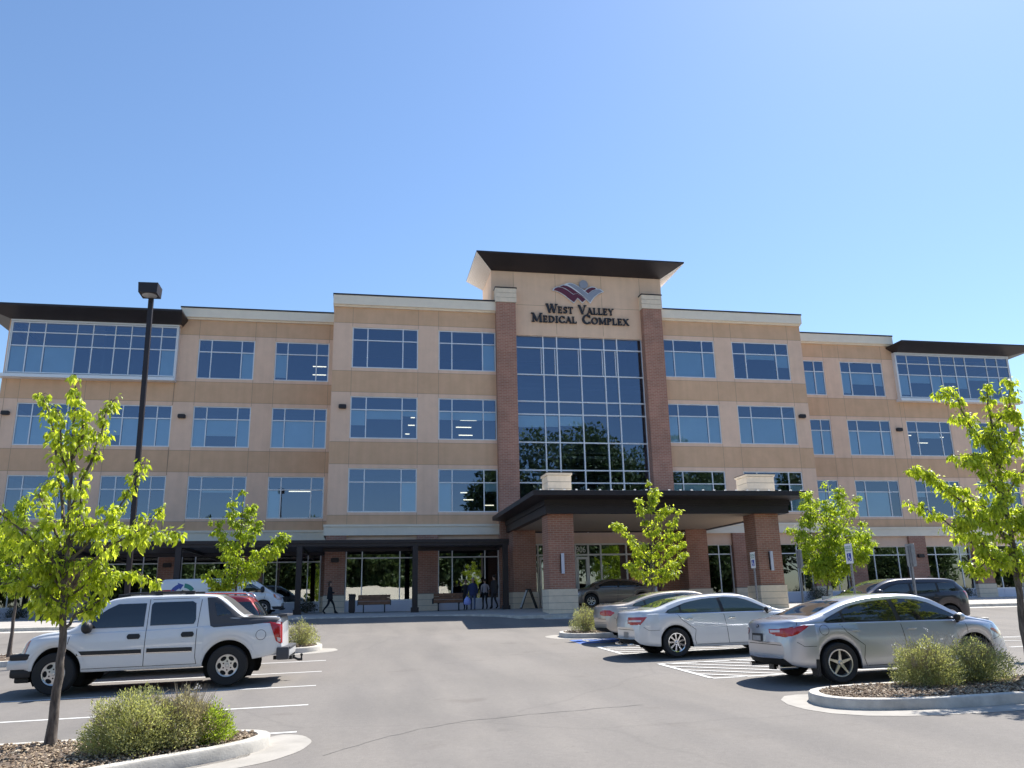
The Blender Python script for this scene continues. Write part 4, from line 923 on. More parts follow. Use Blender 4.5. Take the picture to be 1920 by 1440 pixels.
def sedan(name, label, paint_, L=4.8, wb=2.75, h=1.49, ro=1.10, wd=1.84, deck=1.10, rake=(-1.78,-.95), nose=1.0, tr=.341, dlo=None, rim=(.235,5,'alloy'), lampy=None, rear_style='wrap', chrome_trim=False, handle='p_silver', glass='carglass', opera=None):
    xr = -wb/2 - ro; xf = xr + L; k = h/1.49
    top = [(xr,.72),(xr+.02,.90),(xr+.07,deck-.055),(xr+.20,deck-.008),(rake[0]-.12,deck+.02),(rake[0],deck+.045),(rake[1],1.405*k),(-.5,1.472*k),(0,1.49*k),(.36,1.472*k),(.62,1.415*k),(1.34,1.055),(1.50,1.01),(1.95,.935),(xf-.20,.845),(xf-.06,.74),(xf,.60)]
    belt = [(xr,.70),(xr+.25,deck-.11),(rake[0],deck-.10),(0,.985),(1.3,.955),(1.9,.86),(xf,.58)]
    hw = wd/2
    width = [(xr,hw*.74),(xr+.10,hw*.86),(xr+.42,hw*.96),(-1.2,hw),(0,hw),(1.3,hw),(1.85,hw*.96),(xf-.18,hw*.84),(xf,hw*.70)]
    sill = [(xr,.44),(xr+.12,.33),(xr+.55,.27),(-.9,.215),(.9,.20),(1.9,.215),(xf-.15,.22),(xf,.34)]
    c = Car(name, label, "car", paint_, top, belt, width, sill, (-wb/2, wb/2), tr)
    b0 = 1.0
    D = dlo or [(-1.60,b0+.035),(-1.52,b0+.10),(-1.02,1.295*k),(-.52,1.372*k),(0,1.392*k),(.34,1.370*k),(.60,1.300*k),(1.13,b0+.03),(1.16,b0-.012),(0,b0+.002),(-1.5,b0+.012)]
    c.side("window_surround", D, 'chrome' if chrome_trim else 'black', .003, nu=26, nv=14)
    def clip(x0, x1, sl, grow=.022):
        zs_ = np.linspace(min(p[1] for p in D)+grow*.7, max(p[1] for p in D)-grow*.7, 16); Lf, Rt = [], []
        for z in zs_:
            xs_ = []
            for i in range(len(D)):
                p, q = D[i], D[(i+1) % len(D)]
                if (p[1] <= z) != (q[1] <= z): xs_.append(p[0]+(q[0]-p[0])*(z-p[1])/(q[1]-p[1]))
            lo, hi = max(min(xs_)+grow*1.6, x0+sl*(z-b0)), min(max(xs_)-grow*1.6, x1+sl*(z-b0))
            if hi - lo > .02: Lf.append((lo, z)); Rt.append((hi, z))
        return Lf + Rt[::-1]
    for x0, x1 in ((-.10,.62) if False else (-.06,2), (-1.16,-.15), (-3,-1.21)):
        pl = clip(x0, x1, -.16)
        if len(pl) > 5: c.side("side_window", pl, glass, .0065, nu=12, nv=8)
    c.topp("windscreen", [(1.30,-.66),(1.30,.66),(.66,.55),(.66,-.55)], glass, .004)
    c.topp("rear_window", [(rake[1]-.08,-.53),(rake[1]-.08,.53),(rake[0]+.04,.64),(rake[0]+.04,-.64)], glass, .004)
    # shut lines
    ax = -wb/2; Ra = tr + .06
    c.line("door_seam", [(1.20,.95),(1.24,.75),(1.24,.42),(1.16,.28)], 'seam', .011, .0015); c.line("door_seam", [(-.10,.99),(-.06,.7),(-.02,.28)], 'seam', .011, .0015)
    c.line("door_seam", [(-1.30,.995),(-1.20,.86),(ax+Ra+.10,.62),(ax+Ra+.06,.40),(ax+Ra+.10,.27)], 'seam', .011, .0015); c.line("sill_seam", [(ax+Ra+.12,.275),(1.14,.265)], 'seam', .010, .0015)
    c.line("bumper_seam", [(xr+.34,.72),(xr+.46,.64),(ax-Ra-.02,.64)], 'seam', .009, .0015); c.line("bumper_seam", [(xf-.36,.66),(xf-.62,.60),(wb/2+Ra+.02,.56)], 'seam', .009, .0015)
    for x, zz in ((-1.02,.875),(.10,.865)): c.handle(x, zz, handle)
    c.mirror(1.06, 1.03, paint_)
    c.wheelset(wd - .25, .225, rim[0], rim[1], rim[2])
    # front lamps and grille (hidden from the photo's side but part of the car)
    for sg in (1, -1):
        c.end("headlamp", [(sg*.42,.72),(sg*.78,.76),(sg*.80,.66),(sg*.42,.60)], 'tailw', False)
    c.end("grille", [(-.36,.74),(.36,.74),(.30,.56),(-.30,.56)], 'black', False); c.end("lower_grille", [(-.55,.42),(.55,.42),(.5,.30),(-.5,.30)], 'black', False)
    return c, xr, xf

# silver-blue sedan nearest the camera on the right
c, xr, xf = sedan("sedan", "silver blue saloon car parked behind the shrubs of the right-hand kerbed island, nearest the camera", 'p_silver')
c.side("tail_lamp", [(xr+.16,.96),(xr+.52,1.00),(xr+.60,.985),(xr+.34,.835),(xr+.20,.80),(xr+.10,.82)], 'tail', .006)
for sg in (1, -1):
    c.end("tail_lamp", [(sg*.36,.955),(sg*.80,.965),(sg*.80,.82),(sg*.40,.85)], 'tail', True, .007); c.end("reverse_lamp", [(sg*.40,.925),(sg*.62,.93),(sg*.62,.885),(sg*.42,.88)], 'tailw', True, .010)
c.end("number_plate", [(-.20,.86),(.20,.86),(.20,.70),(-.20,.70)], 'black', True, .010); c.end("plate_field", [(-.155,.82),(.155,.82),(.155,.735),(-.155,.735)], 'galv', True, .014)
c.end("trunk_seam", [(-.62,.672),(.62,.672),(.62,.660),(-.62,.660)], 'seam', True, .003); c.end("trunk_badge", oval(0,.985,.055,.030), 'seam', True, .008); c.end("badge_center", oval(0,.985,.040,.020), 'chrome', True, .011)
c.line("trunk_seam", [(xr+.40,1.05),(xr+.38,1.00)], 'seam', .009, .0015)
ring_line(c, -1.62, .905, .085); c.side("headlamp", [(xf-.62,.80),(xf-.55,.815),(xf-.14,.70),(xf-.14,.62),(xf-.34,.66)], 'tailw', .005); c.side("side_reflector", [(xf-.62,.802),(xf-.52,.805),(xf-.40,.71),(xf-.42,.69)], 'amber', .009)
for sg in (1, -1):
    b = MB(); b.tube([(xr+.45, sg*.55,.29),(xr+.10, sg*.55,.29)], .042, 14); b.build("exhaust_tip", 'chrome', c.root, smooth=40)
b = MB(); b.prism([(-1.05,1.40),(-.86,1.445),(-.88,1.47),(-1.04,1.475)], -.018, .018); b.build("roof_antenna", 'p_silver', c.root)
for sg in (1,-1):
    b = MB(); b.box(-1.375-.46, -1.375-.40, sg*.80-.10, sg*.80+.10, .14, .42); b.build("mud_flap", 'black', c.root)
c.place(9.78, -32.73)
# pearl white sedan in the middle
c, xr, xf = sedan("sedan", "white four-door saloon car with square red tail lamps and chrome nine-spoke wheels", 'p_pearl', 4.83, 2.73, 1.455, 1.14, 1.83, 1.115, (-1.80,-1.05), rim=(.225,9,'chrome'), chrome_trim=False, handle='chrome', glass='cargreen')
c.side("tail_lamp", [(xr+.10,.955),(xr+.44,.955),(xr+.30,.80),(xr+.22,.775),(xr+.10,.775)], 'tail', .006)
for sg in (1, -1):
    c.end("tail_lamp", [(sg*.44,.955),(sg*.80,.955),(sg*.80,.775),(sg*.44,.78)], 'tail', True, .007); c.end("lamp_stripe", [(sg*.48,.885),(sg*.80,.885),(sg*.80,.845),(sg*.48,.845)], 'tailw', True, .010)
c.end("number_plate", [(-.16,.60),(.16,.60),(.16,.46),(-.16,.46)], 'galv', True, .010); c.end("trunk_seam", [(-.62,.66),(.62,.66),(.62,.648),(-.62,.648)], 'seam', True, .003)
c.line("chrome_strip", [(-1.36,1.003),(1.12,.985)], 'chrome', .014, .006); c.line("door_moulding", [(-1.02,.70),(1.15,.69)], 'chrome', .012, .003)
for sg in (1, -1):
    b = MB(); b.bbox(xr+.04, xr+.2, sg*.50-.09, sg*.50+.09, .285, .345, .02); b.build("exhaust_tip", 'chrome', c.root, smooth=40)
c.place(9.0, -26.98)
# champagne sedan behind it
c, xr, xf = sedan("sedan", "champagne beige older saloon car partly hidden behind the white one, beside the small island", 'p_beige', 4.75, 2.72, 1.43, 1.16, 1.77, 1.09, (-1.70,-.95), rim=(.20,7,'alloy'), handle='p_beige', glass='cargreen')
c.side("tail_lamp", [(xr+.10,.93),(xr+.26,.93),(xr+.36,.85),(xr+.26,.76),(xr+.10,.77)], 'tail', .006)
for sg in (1, -1): c.end("tail_lamp", oval(sg*.58,.85,.23,.085), 'tail', True, .008)
c.end("trunk_seam", [(-.62,.68),(.62,.68),(.62,.668),(-.62,.668)], 'seam', True, .003); c.end("number_plate", [(-.16,.80),(.16,.80),(.16,.70),(-.16,.70)], 'galv', True, .010)
c.place(9.60, -22.75)
# tan sedan under the canopy
c, xr, xf = sedan("sedan", "tan brown saloon car stopped under the entrance canopy, facing left", 'p_tan', 4.9, 2.77, 1.45, 1.15, 1.85, 1.06, (-1.78,-1.02), rim=(.21,7,'alloy'), handle='p_tan')
for sg in (1, -1): c.end("tail_lamp", [(sg*.45,.92),(sg*.78,.92),(sg*.78,.80),(sg*.45,.80)], 'tail', True, .007)
c.place(13.35, -4.2, math.pi)

def suv(name, label, paint_, L, wb, h, ro, wd, tr, roofx, rails, rim, tail):
    xr = -wb/2 - ro; xf = xr + L
    top = [(xr,.62),(xr+.015,.85),(xr+.07,1.06),(xr+.44,h*.90),(xr+.56,h*.955),(xr+.95,h*.985),(-.4,h),(.2,h*.995),(.55,h*.965),(.75,h*.93),(1.42,1.15),(1.60,1.10),(2.0,1.03),(xf-.16,.92),(xf-.05,.80),(xf,.62)]
    belt = [(xr,.60),(xr+.06,1.02),(xr+.3,1.12),(0,1.06),(1.35,1.04),(2.0,.95),(xf,.60)]; hw = wd/2
    width = [(xr,hw*.80),(xr+.10,hw*.90),(xr+.4,hw*.97),(-1.2,hw),(1.3,hw),(1.85,hw*.96),(xf-.18,hw*.85),(xf,hw*.72)]
    sill = [(xr,.46),(xr+.12,.38),(-.9,.27),(.9,.26),(1.9,.27),(xf-.12,.28),(xf,.40)]
    c = Car(name, label, "suv", paint_, top, belt, width, sill, (-wb/2, wb/2), tr, (.12,.14), .26, arch=.065)
    zt = h*.90
    D = [(xr+.46,1.17),(xr+.58,1.26),(xr+.74,zt-.02),(-.3,zt+.01),(.35,zt-.01),(.66,zt-.07),(1.24,1.085),(1.26,1.06),(-1.0,1.09)]
    c.side("window_surround", D, 'black', .003, nu=26, nv=14)
    for a, e, sl in ((-.03,.60,0),(-.98,-.12,0),(xr+.62,-1.06,0)):
        top_ = zt-.035; c.side("side_window", [(a,1.11),(a,top_),(min(e,.34),top_),(e,zt-.10 if e > .3 else top_),(e if e < .3 else 1.16,1.10)], 'carglass', .0065, nu=10, nv=8)
    c.topp("windscreen", [(1.38,-.70),(1.38,.70),(.80,.58),(.80,-.58)], 'carglass', .004)
    c.end("rear_window", [(-.60,1.12),(.60,1.12),(.52,zt-.02),(-.52,zt-.02)], 'carglass', True, .006)
    ax = -wb/2; Ra = tr + .065
    c.line("door_seam", [(1.26,1.02),(1.28,.8),(1.22,.34)], 'seam', .011, .0015); c.line("door_seam", [(-.08,1.06),(-.04,.34)], 'seam', .011, .0015); c.line("door_seam", [(-1.02,1.08),(-1.0,.9),(ax+Ra+.08,.6),(ax+Ra+.1,.36)], 'seam', .011, .0015)
    c.line("rocker_cladding", [(ax+Ra+.05,.32),(wb/2-Ra-.05,.31)], 'black', .09, .004)
    for x in (-.88, .12): c.handle(x, .96, paint_)
    c.mirror(1.10, 1.16, paint_, size=(.11,.10,.09))
    if tail: c.side("tail_lamp", [(xr+.06,1.13),(xr+.36,1.13),(xr+.30,1.05),(xr+.10,.93),(xr+.05,.95)], 'tail', .006)
    for sg in (1, -1): c.end("tail_lamp", [(sg*.58,1.10),(sg*.84,1.10),(sg*.84,.90),(sg*.62,.95)], 'tail', True, .007); c.end("headlamp", [(sg*.40,.86),(sg*.80,.90),(sg*.80,.76),(sg*.40,.74)], 'tailw', False)
    c.end("grille", [(-.38,.86),(.38,.86),(.32,.60),(-.32,.60)], 'black', False); c.end("number_plate", [(-.2,.88),(.2,.88),(.2,.76),(-.2,.76)], 'galv', True, .010)
    if rails:
        for sg in (1, -1):
            b = MB(); y = sg*(hw*.66); b.tube([(xr+.55,y,h-.07),(xr+.65,y,h+.03),(-.3,y,h+.07),(.35,y,h+.03),(.5,y,h-.05)], .022, 8); b.build("roof_rail", rails, c.root, smooth=50)
    c.wheelset(wd-.26, .235, rim, 5)
    return c, xr, xf
c, xr, xf = suv("suv", "dark plum compact SUV facing left behind the silver blue car and the accessible parking signs", 'p_dark', 4.36, 2.69, 1.58, .93, 1.84, .355, 0, None, .225, True)
b = MB(); b.prism([(xr+.70,1.55),(xr+.90,1.585),(xr+.88,1.62),(xr+.74,1.63)], -.02, .02); b.build("roof_antenna", 'p_dark', c.root)
c.place(17.0, -22.9, math.pi)
c, xr, xf = suv("suv", "red SUV with pale roof rails, mostly hidden behind the white pickup", 'p_red', 4.85, 2.85, 1.80, 1.02, 1.88, .37, 0, 'chrome', .24, True)
for sg in (1, -1): c.side("rear_quarter_glass", [(xr+.14,1.13),(xr+.52,1.60),(xr+.80,1.60),(xr+.70,1.12)], 'carglass', .0075, sides=(sg,))
c.end("tailgate_glass", [(-.80,1.14),(.80,1.14),(.68,1.58),(-.68,1.58)], 'carglass', True, .010)
c.place(-4.50, -24.95, math.pi)

# white cargo van with blue and green arrows
xr, xf = -3.05, 2.75; hv = 1.78
c = Car("cargo_van", "white cargo van with blue and green curved arrows, parked by the left storefront", "van", 'p_white',
    [(xr,.55),(xr+.02,1.5),(xr+.06,hv-.12),(xr+.2,hv-.02),(-1.5,hv),(.7,hv),(1.05,hv-.04),(1.25,hv-.10),(2.0,1.22),(2.2,1.10),(xf-.15,.92),(xf-.03,.72),(xf,.58)],
    [(xr,.55),(xr+.1,1.08),(0,1.08),(1.6,1.06),(2.2,.94),(xf,.56)], [(xr,.90),(xr+.15,.96),(-1.5,.98),(1.5,.98),(2.1,.95),(xf-.15,.84),(xf,.70)],
    [(xr,.42),(xr+.2,.36),(0,.30),(1.8,.30),(xf-.12,.24),(xf,.34)], (-1.85,1.75), .345, (.05,.16), .10)
c.side("side_window", [(.78,1.09),(.80,hv-.30),(1.18,hv-.28),(1.75,1.16),(1.78,1.09)], 'carglass', .006)
c.topp("windscreen", [(1.96,-.74),(1.96,.74),(1.30,.68),(1.30,-.68)], 'carglass', .005)
c.line("door_seam", [(.70,hv-.2),(.70,.36)], 'seam', .012, .002); c.line("door_seam", [(1.86,1.05),(1.80,.75),(1.40,.36)], 'seam', .012, .002); c.line("door_seam", [(-.6,hv-.2),(-.6,.36)], 'seam', .012, .002); c.line("slide_rail", [(-2.7,.98),(-.6,.98)], 'seam', .02, .003)
c.side("headlamp", [(xf-.55,1.02),(xf-.36,.98),(xf-.16,.82),(xf-.16,.70),(xf-.36,.74),(xf-.52,.86)], 'tailw', .006); c.side("indicator_lamp", [(xf-.54,1.0),(xf-.45,.97),(xf-.40,.80),(xf-.50,.85)], 'amber', .009)
c.side("front_bumper", [(xf-.60,.42),(xf-.16,.42),(xf-.16,.26),(xf-.50,.28)], 'black', .008); c.end("front_bumper", [(-.85,.44),(.85,.44),(.8,.26),(-.8,.26)], 'black', False, .008); c.end("grille", [(-.5,.86),(.5,.86),(.45,.62),(-.45,.62)], 'black', False, .006)
for sg in (1, -1): c.end("tail_lamp", [(sg*.80,1.25),(sg*.92,1.25),(sg*.92,.85),(sg*.80,.85)], 'tail', True, .006)
def arcband(cx, cz, r0, r1, a0, a1, n=8):
    return [(cx+r1*math.cos(R(a0+(a1-a0)*k/n)), cz+r1*math.sin(R(a0+(a1-a0)*k/n))) for k in range(n+1)] , [(cx+r0*math.cos(R(a0+(a1-a0)*k/n)), cz+r0*math.sin(R(a0+(a1-a0)*k/n))) for k in range(n+1)]
MT['v_blue'] = plain("van_blue", (0.02, 0.045, 0.28), 0.4, coat=.5); MT['v_green'] = plain("van_green", (0.01, 0.19, 0.14), 0.4, coat=.5)
def bandpatch(name, mat, a0, a1, head):
    b = MB(); o, i = arcband(-1.96, .93, .42, .62, a0, a1, 10); rows = [[], []]
    for L_, rr in ((o, 0), (i, 1)):
        for x, z in L_:
            r = c.hit((x, -3, z), (0, 1, 0)); rows[rr].append(tuple(r[0] + Vector((0, -.006, 0))) if r[0] is not None else (x, -.97, z))
    b.grid(rows)
    if head:
        a = R(a1); vs = []
        for x, z in ((-1.96+.34*math.cos(a), .93+.34*math.sin(a)), (-1.96+.70*math.cos(a), .93+.70*math.sin(a)), (-1.96+.55*math.cos(a-.42), .93+.55*math.sin(a-.42))):
            r = c.hit((x, -3, z), (0, 1, 0)); vs.append(tuple(r[0] + Vector((0, -.007, 0))))
        b.add(vs, [(0,1,2)])
    b.build(name, mat, c.root, fix=False)
bandpatch("blue_arrow", 'v_blue', 160, 112, True); bandpatch("green_arrow", 'v_green', 84, 34, False)
c.mirror(1.72, 1.22, 'black', size=(.10,.10,.15)); c.handle(.92, .98, 'black'); c.wheelset(1.70, .225, .21, 5)
c.place(-6.2, -4.3, 0)

# white pickup with grey cladding
xr, xf = -2.76, 2.46
c = Car("pickup_truck", "white four-door pickup with grey bed cladding, roof rails and a tow hitch", "pickup truck", 'p_white',
    [(xr,.70),(xr+.015,1.10),(xr+.04,1.30),(xr+.10,1.355),(-2.1,1.36),(-1.96,1.375),(-1.88,1.42),(-1.40,1.80),(-1.28,1.845),(-.5,1.875),(.3,1.875),(.62,1.85),(.80,1.80),(1.38,1.30),(1.50,1.24),(2.0,1.18),(2.2,1.12),(2.34,1.04),(2.42,.90),(xf,.74)],
    [(xr,.68),(xr+.06,1.20),(-1.6,1.19),(0,1.15),(1.4,1.13),(2.2,1.06),(xf,.70)],
    [(xr,.88),(xr+.08,.94),(xr+.4,.985),(-1.2,1.0),(1.4,1.0),(2.0,.99),(2.32,.93),(xf,.86)],
    [(xr,.62),(xr+.3,.55),(-2.1,.50),(-1.0,.40),(1.0,.40),(2.0,.46),(2.3,.46),(xf,.50)], (-1.63,1.67), .40, (.05,.12), .30, arch=.10)
zt = 1.70
for pl in ([(.05,1.235),(.05,zt),(.60,zt),(.80,zt-.10),(1.22,1.28),(1.20,1.235)], [(-.92,1.25),(-.96,1.32),(-.93,zt-.02),(-.86,zt+.01),(-.09,zt+.01),(-.05,zt-.04),(-.07,1.25)]):
    c.side("side_window", pl, 'carglass', .006, nu=14, nv=10)
c.topp("windscreen", [(1.34,-.76),(1.34,.76),(.84,.64),(.84,-.64)], 'carglass', .005)
# sail panel cladding, bed rail cladding, small triangular window, sloping rear glass between white rails
c.side("bed_cladding", [(-1.14,1.775),(-1.26,1.18),(-1.33,1.165),(xr+.20,1.215),(xr+.10,1.29),(xr+.10,1.330),(-1.96,1.335),(-1.88,1.365),(-1.80,1.42),(-1.42,1.72),(-1.34,1.775)], 'cladding', .006, nu=24, nv=20)
c.side("quarter_window", [(-1.30,1.66),(-1.40,1.655),(-1.66,1.44),(-1.66,1.40),(-1.38,1.39)], 'carglass', .012)
c.topp("rear_slope_panel", [(-1.42,-.52),(-1.42,.52),(-1.90,.66),(-1.90,-.66)], 'black', .006)
c.topp("bed_cover", [(-1.98,-.76),(-1.98,.76),(xr+.16,.74),(xr+.16,-.74)], 'black', .006)
b = MB(); b.bbox(xr-.03, xr+.16, -.80, .80, 1.335, 1.385, .015); b.build("tailgate_spoiler", 'cladding', c.root, smooth=40)
c.line("door_seam", [(1.42,1.12),(1.46,.9),(1.40,.52),(1.36,.46)], 'seam', .012, .002); c.line("door_seam", [(-.01,1.78),(-.01,1.2),(0,.46)], 'seam', .012, .002)
c.line("door_seam", [(-1.04,1.74),(-1.00,1.2),(-.99,.60),(-1.02,.46)], 'seam', .012, .002); c.line("sill_seam", [(-1.02,.465),(1.36,.465)], 'seam', .010, .002)
c.line("cargo_seam", [(-.06,1.77),(-.98,1.775)], 'seam', .008, .002)
for a, e in ((.05,1.38),(-.93,-.05)):
    c.line("door_moulding", [(a,.755),(e,.765)], 'black', .085, .010); c.line("moulding_strip", [(a,.715),(e,.725)], 'chrome', .012, .013)
for x in (.22, -.82):
    c.side("door_handle", [(x-.12,1.02),(x-.13,1.06),(x-.10,1.10),(x+.10,1.10),(x+.13,1.06),(x+.12,1.02),(x+.10,1.0),(x-.10,1.0)], 'black', .012)
ring = oval(-2.28,.98,.10,.10,24); c.line("fuel_door_seam", ring + [ring[0]], 'seam', .009, .002, sides=(1,))
c.line("fender_flare", [(-1.63+.57*math.cos(R(a)), .40+.57*math.sin(R(a))) for a in range(8, 173, 8)], 'p_white', .05, .012); c.line("fender_flare", [(1.67+.57*math.cos(R(a)), .40+.57*math.sin(R(a))) for a in range(8, 173, 8)], 'p_white', .05, .012)
c.side("tail_lamp", [(xr+.09,1.22),(xr+.32,1.24),(xr+.16,.80),(xr+.08,.78)], 'tail', .008); c.side("reverse_lamp", [(xr+.09,.90),(xr+.16,.92),(xr+.14,.83),(xr+.09,.82)], 'tailw', .011)
for sg in (1, -1): c.end("tail_lamp", [(sg*.80,1.22),(sg*.93,1.22),(sg*.93,.80),(sg*.84,.80)], 'tail', True, .008)
c.side("headlamp", [(xf-.30,1.06),(xf-.12,.98),(xf-.10,.80),(xf-.22,.80)], 'amber', .007)
for sg in (1, -1): c.end("headlamp", [(sg*.45,1.0),(sg*.85,1.0),(sg*.85,.80),(sg*.45,.80)], 'tailw', False, .006)
c.end("grille", [(-.42,1.0),(.42,1.0),(.42,.80),(-.42,.80)], 'black', False, .006)
b = MB(); b.bbox(xf-.34, xf+.05, -.96, .96, .68, .80, .04, 1); b.bbox(xf-.32, xf+.09, -.95, .95, .50, .69, .05, 0); b.bbox(xf-.36, xf+.04, -.92, .92, .34, .52, .06, 1); b.bbox(xf-.30, xf-.02, -.80, .80, .24, .36, .04, 1); b.build("front_bumper", ['bumper', 'black'], c.root, smooth=40)
b = MB(); b.bbox(xr-.11, xr+.06, -.90, .90, .52, .70, .04, 0); b.bbox(xr-.12, xr+.08, -.88, .88, .66, .72, .02, 1); b.bbox(xr-.10, xr+.16, -.97, -.80, .46, .72, .04, 1); b.bbox(xr-.10, xr+.16, .80, .97, .46, .72, .04, 1); b.build("rear_bumper", ['bumper', 'cladding'], c.root, smooth=40)
b = MB(); b.box(xr-.16, xr+.3, -.05, .05, .42, .50); b.box(xr-.12, xr-.04, -.35, .35, .43, .50); b.tube([(xr-.14,0,.45),(xr-.24,0,.40),(xr-.32,0,.40)], .028, 8); b.tube([(xr-.30,0,.40),(xr-.30,0,.47)], .018, 8); b.ball((xr-.30,0,.50), .032, .032, .032); b.build("tow_hitch", 'black', c.root, smooth=40)
for sg in (1, -1):
    b = MB(); y = sg*.60
    b.tube([(-.80,y,1.86),(-.72,y,1.915),(.45,y,1.905),(.60,y,1.85)], .022, 8); b.bbox(-.86,-.66,y-.04,y+.04,1.85,1.93,.02); b.bbox(.42,.66,y-.04,y+.04,1.83,1.90,.02); b.bbox(-.22,-.06,y-.04,y+.04,1.86,1.94,.02); b.build("roof_rail", 'black', c.root, smooth=40)
b = MB()
for x in (-.60,): b.tube([(x,-.62,1.93),(x,.62,1.93)], .02, 8)
b.build("roof_crossbar", 'black', c.root, smooth=40)
c.mirror(1.12, 1.26, 'black', size=(.10,.12,.12)); c.wheelset(1.70, .27, .222, 6, 'alloy', 'holes')
c.place(-4.22, -27.98, math.pi)
# ------------------------------------------------------------------ street lamp, signs, benches, props
lx, ly = -6.70, -20.75; gz = G(lx, ly) + .15
L = thing("street_lamp", "tall dark bronze square-pole car park lamp with a box head at the left", "street lamp", (lx, ly, gz))
L.rotation_euler = (0, R(-.85), 0)
b = MB(); b.box(-.07, .07, -.07, .07, .6, 9.82-gz); b.build("pole", 'bronze', L)
b = MB(); b.lathe_y([(.001,.62),(.26,.62),(.28,.58),(.28,0)], seg=24); o = b.build("footing", 'concrete', L, smooth=40); o.rotation_euler = (R(90), 0, 0)
b = MB(); zb = 9.84 - gz
hv = [(-.30,-.52),(.30,-.52),(.30,.09),(-.30,.09)]
b.add([(x*.93,y,zb) for x,y in hv] + [(x,y-.0,zb+.34) for x,y in hv], [(0,3,2,1),(4,5,6,7),(0,1,5,4),(1,2,6,5),(2,3,7,6),(3,0,4,7)]); hd_ = b.build("lamp_head", 'bronze', L)
b = MB(); rows = [[(.23*r*math.cos(2*math.pi*k/24), -.22+.25*r*math.sin(2*math.pi*k/24), zb-.004-.05*(1-r*r)) for k in range(24)] for r in (1,.8,.5,.2,.01)]; b.grid(rows, 0, True); b.build("lens", 'galv', hd_, smooth=60)
b = MB(); b.box(-.05, .05, -.1, .1, zb-.16, zb-.004); b.build("arm", 'bronze', L)

def text_mesh(s, size):
    cu = bpy.data.curves.new("t", 'FONT'); cu.body = s; cu.size = size; cu.align_x = 'CENTER'; t = bpy.data.objects.new("t", cu); COL.objects.link(t)
    dg = bpy.context.evaluated_depsgraph_get(); me = bpy.data.meshes.new_from_object(t.evaluated_get(dg)); bpy.data.objects.remove(t); return me
def psign(y, ztop, face, label):
    x = 14.5; gz = G(x, y); h = ztop - gz
    r = thing("parking_sign", label, "sign", (x, y, gz), R(-90) if face < 0 else R(90), "parking signs along the stall row")
    b = MB(); b.box(-.04, .04, .012, .02, 0, h-.05); b.box(-.04, -.032, .02, .05, 0, h-.05); b.box(.032, .04, .02, .05, 0, h-.05)
    for k in range(int(h/.10)): b.box(-.012, .012, .010, .013, .06+k*.1, .085+k*.1, 1)
    b.build("post", ['galv', 'dark'], r)
    p = MB(); w = .19; zb = h-.60
    p.prism([(-w+.03,zb),(w-.03,zb),(w,zb+.03),(w,h-.03),(w-.03,h),(-w+.03,h),(-w,h-.03),(-w,zb+.03)], 0, .008, 0)
    pl = p.build("sign_plate", ['galv'], r)
    q = MB(); q.box(-w+.008, w-.008, -.003, 0, zb+.012, h-.012); q.build("sign_face", 'signwhite', pl)
    q = MB(); q.box(-.105, .105, -.006, -.003, zb+.08, zb+.31); q.build("blue_panel", 'signblue', pl)
    q = MB(); q.box(-w+.02, w-.02, -.006, -.0035, h-.155, h-.14); q.build("green_rule", 'signgreen', pl)
    for txt, zz, sz in (("RESERVED", h-.125, .072), ("PARKING", h-.235, .072)):
        me = text_mesh(txt, sz); me.transform(Matrix.Translation((0, -.0065, zz)) @ Matrix.Rotation(R(90), 4, 'X')); me.materials.append(MT['signgreen']); o = bpy.data.objects.new("sign_text", me); COL.objects.link(o); o.parent = pl
    q = MB(); cx, cz = -.005, zb+.165
    q.ball((cx-.012, -.0085, cz+.105), .018, .002, .018, u=12, v=4)
    q.tube([(cx-.012,-.0085,cz+.08),(cx-.008,-.0085,cz+.015),(cx+.04,-.0085,cz+.012),(cx+.06,-.0085,cz-.05),(cx+.08,-.0085,cz-.045)], .010, 6)
    q.tube([(cx-.010,-.0085,cz+.05),(cx+.03,-.0085,cz+.05)], .008, 6)
    q.tube([(cx-.005+.055*math.cos(R(a)), -.0085, cz-.022+.055*math.sin(R(a))) for a in range(110, 341, 15)], .008, 6)
    q.build("wheelchair_symbol", 'signwhite', pl)
    return r
psign(-18.43, 1.63, -1, "white and blue reserved accessible parking sign in front of the right brick canopy column")
psign(-21.79, 1.51, 1, "grey back of a parking sign left of the full round tree, edge nearly towards us")
psign(-24.68, 1.50, -1, "white and blue reserved accessible parking sign in front of the full round tree")
psign(-27.53, 1.29, 1, "broad grey back of a parking sign rising in front of the dark plum SUV")
psign(-31.20, 1.12, -1, "white and blue parking sign half hidden behind the trunk of the large right-hand tree")

def bench(x, y, label):
    z = SW(x, y); r = thing("bench", label, "bench", (x, y, z), 0, "wooden benches under the pergola")
    b = MB()
    for k in range(3): b.bbox(-.83, .83, -.30-.02*k, -.26-.02*k, .42+.165*k, .575+.165*k, .008)
    b.build("backrest", 'wood', r)
    b = MB()
    for k in range(4): b.bbox(-.83, .83, -.20+.11*k, -.10+.11*k, .40, .435, .008)
    b.build("seat", 'wood', r)
    for sx in (-.55, .55):
        b = MB(); b.box(sx-.03, sx+.03, -.25, .20, .35, .40); b.box(sx-.03, sx+.03, -.05, .02, 0, .36); b.box(sx-.03, sx+.03, -.22, .22, 0, .04); b.build("leg", 'black', r)
    for sx in (-.85, .85):
        b = MB(); b.box(sx-.02, sx+.02, -.34, .18, .36, .40); b.box(sx-.02, sx+.02, -.36, -.30, .36, .66); b.box(sx-.02, sx+.02, -.3, .18, .60, .64); b.box(sx-.02, sx+.02, .14, .18, .4, .6); b.build("armrest", 'black', r)
bench(.90, -2.2, "brown wooden bench between the litter bin and the pergola post, seen from behind")
bench(4.84, -2.2, "brown wooden bench beside the people with the blue bag, seen from behind")
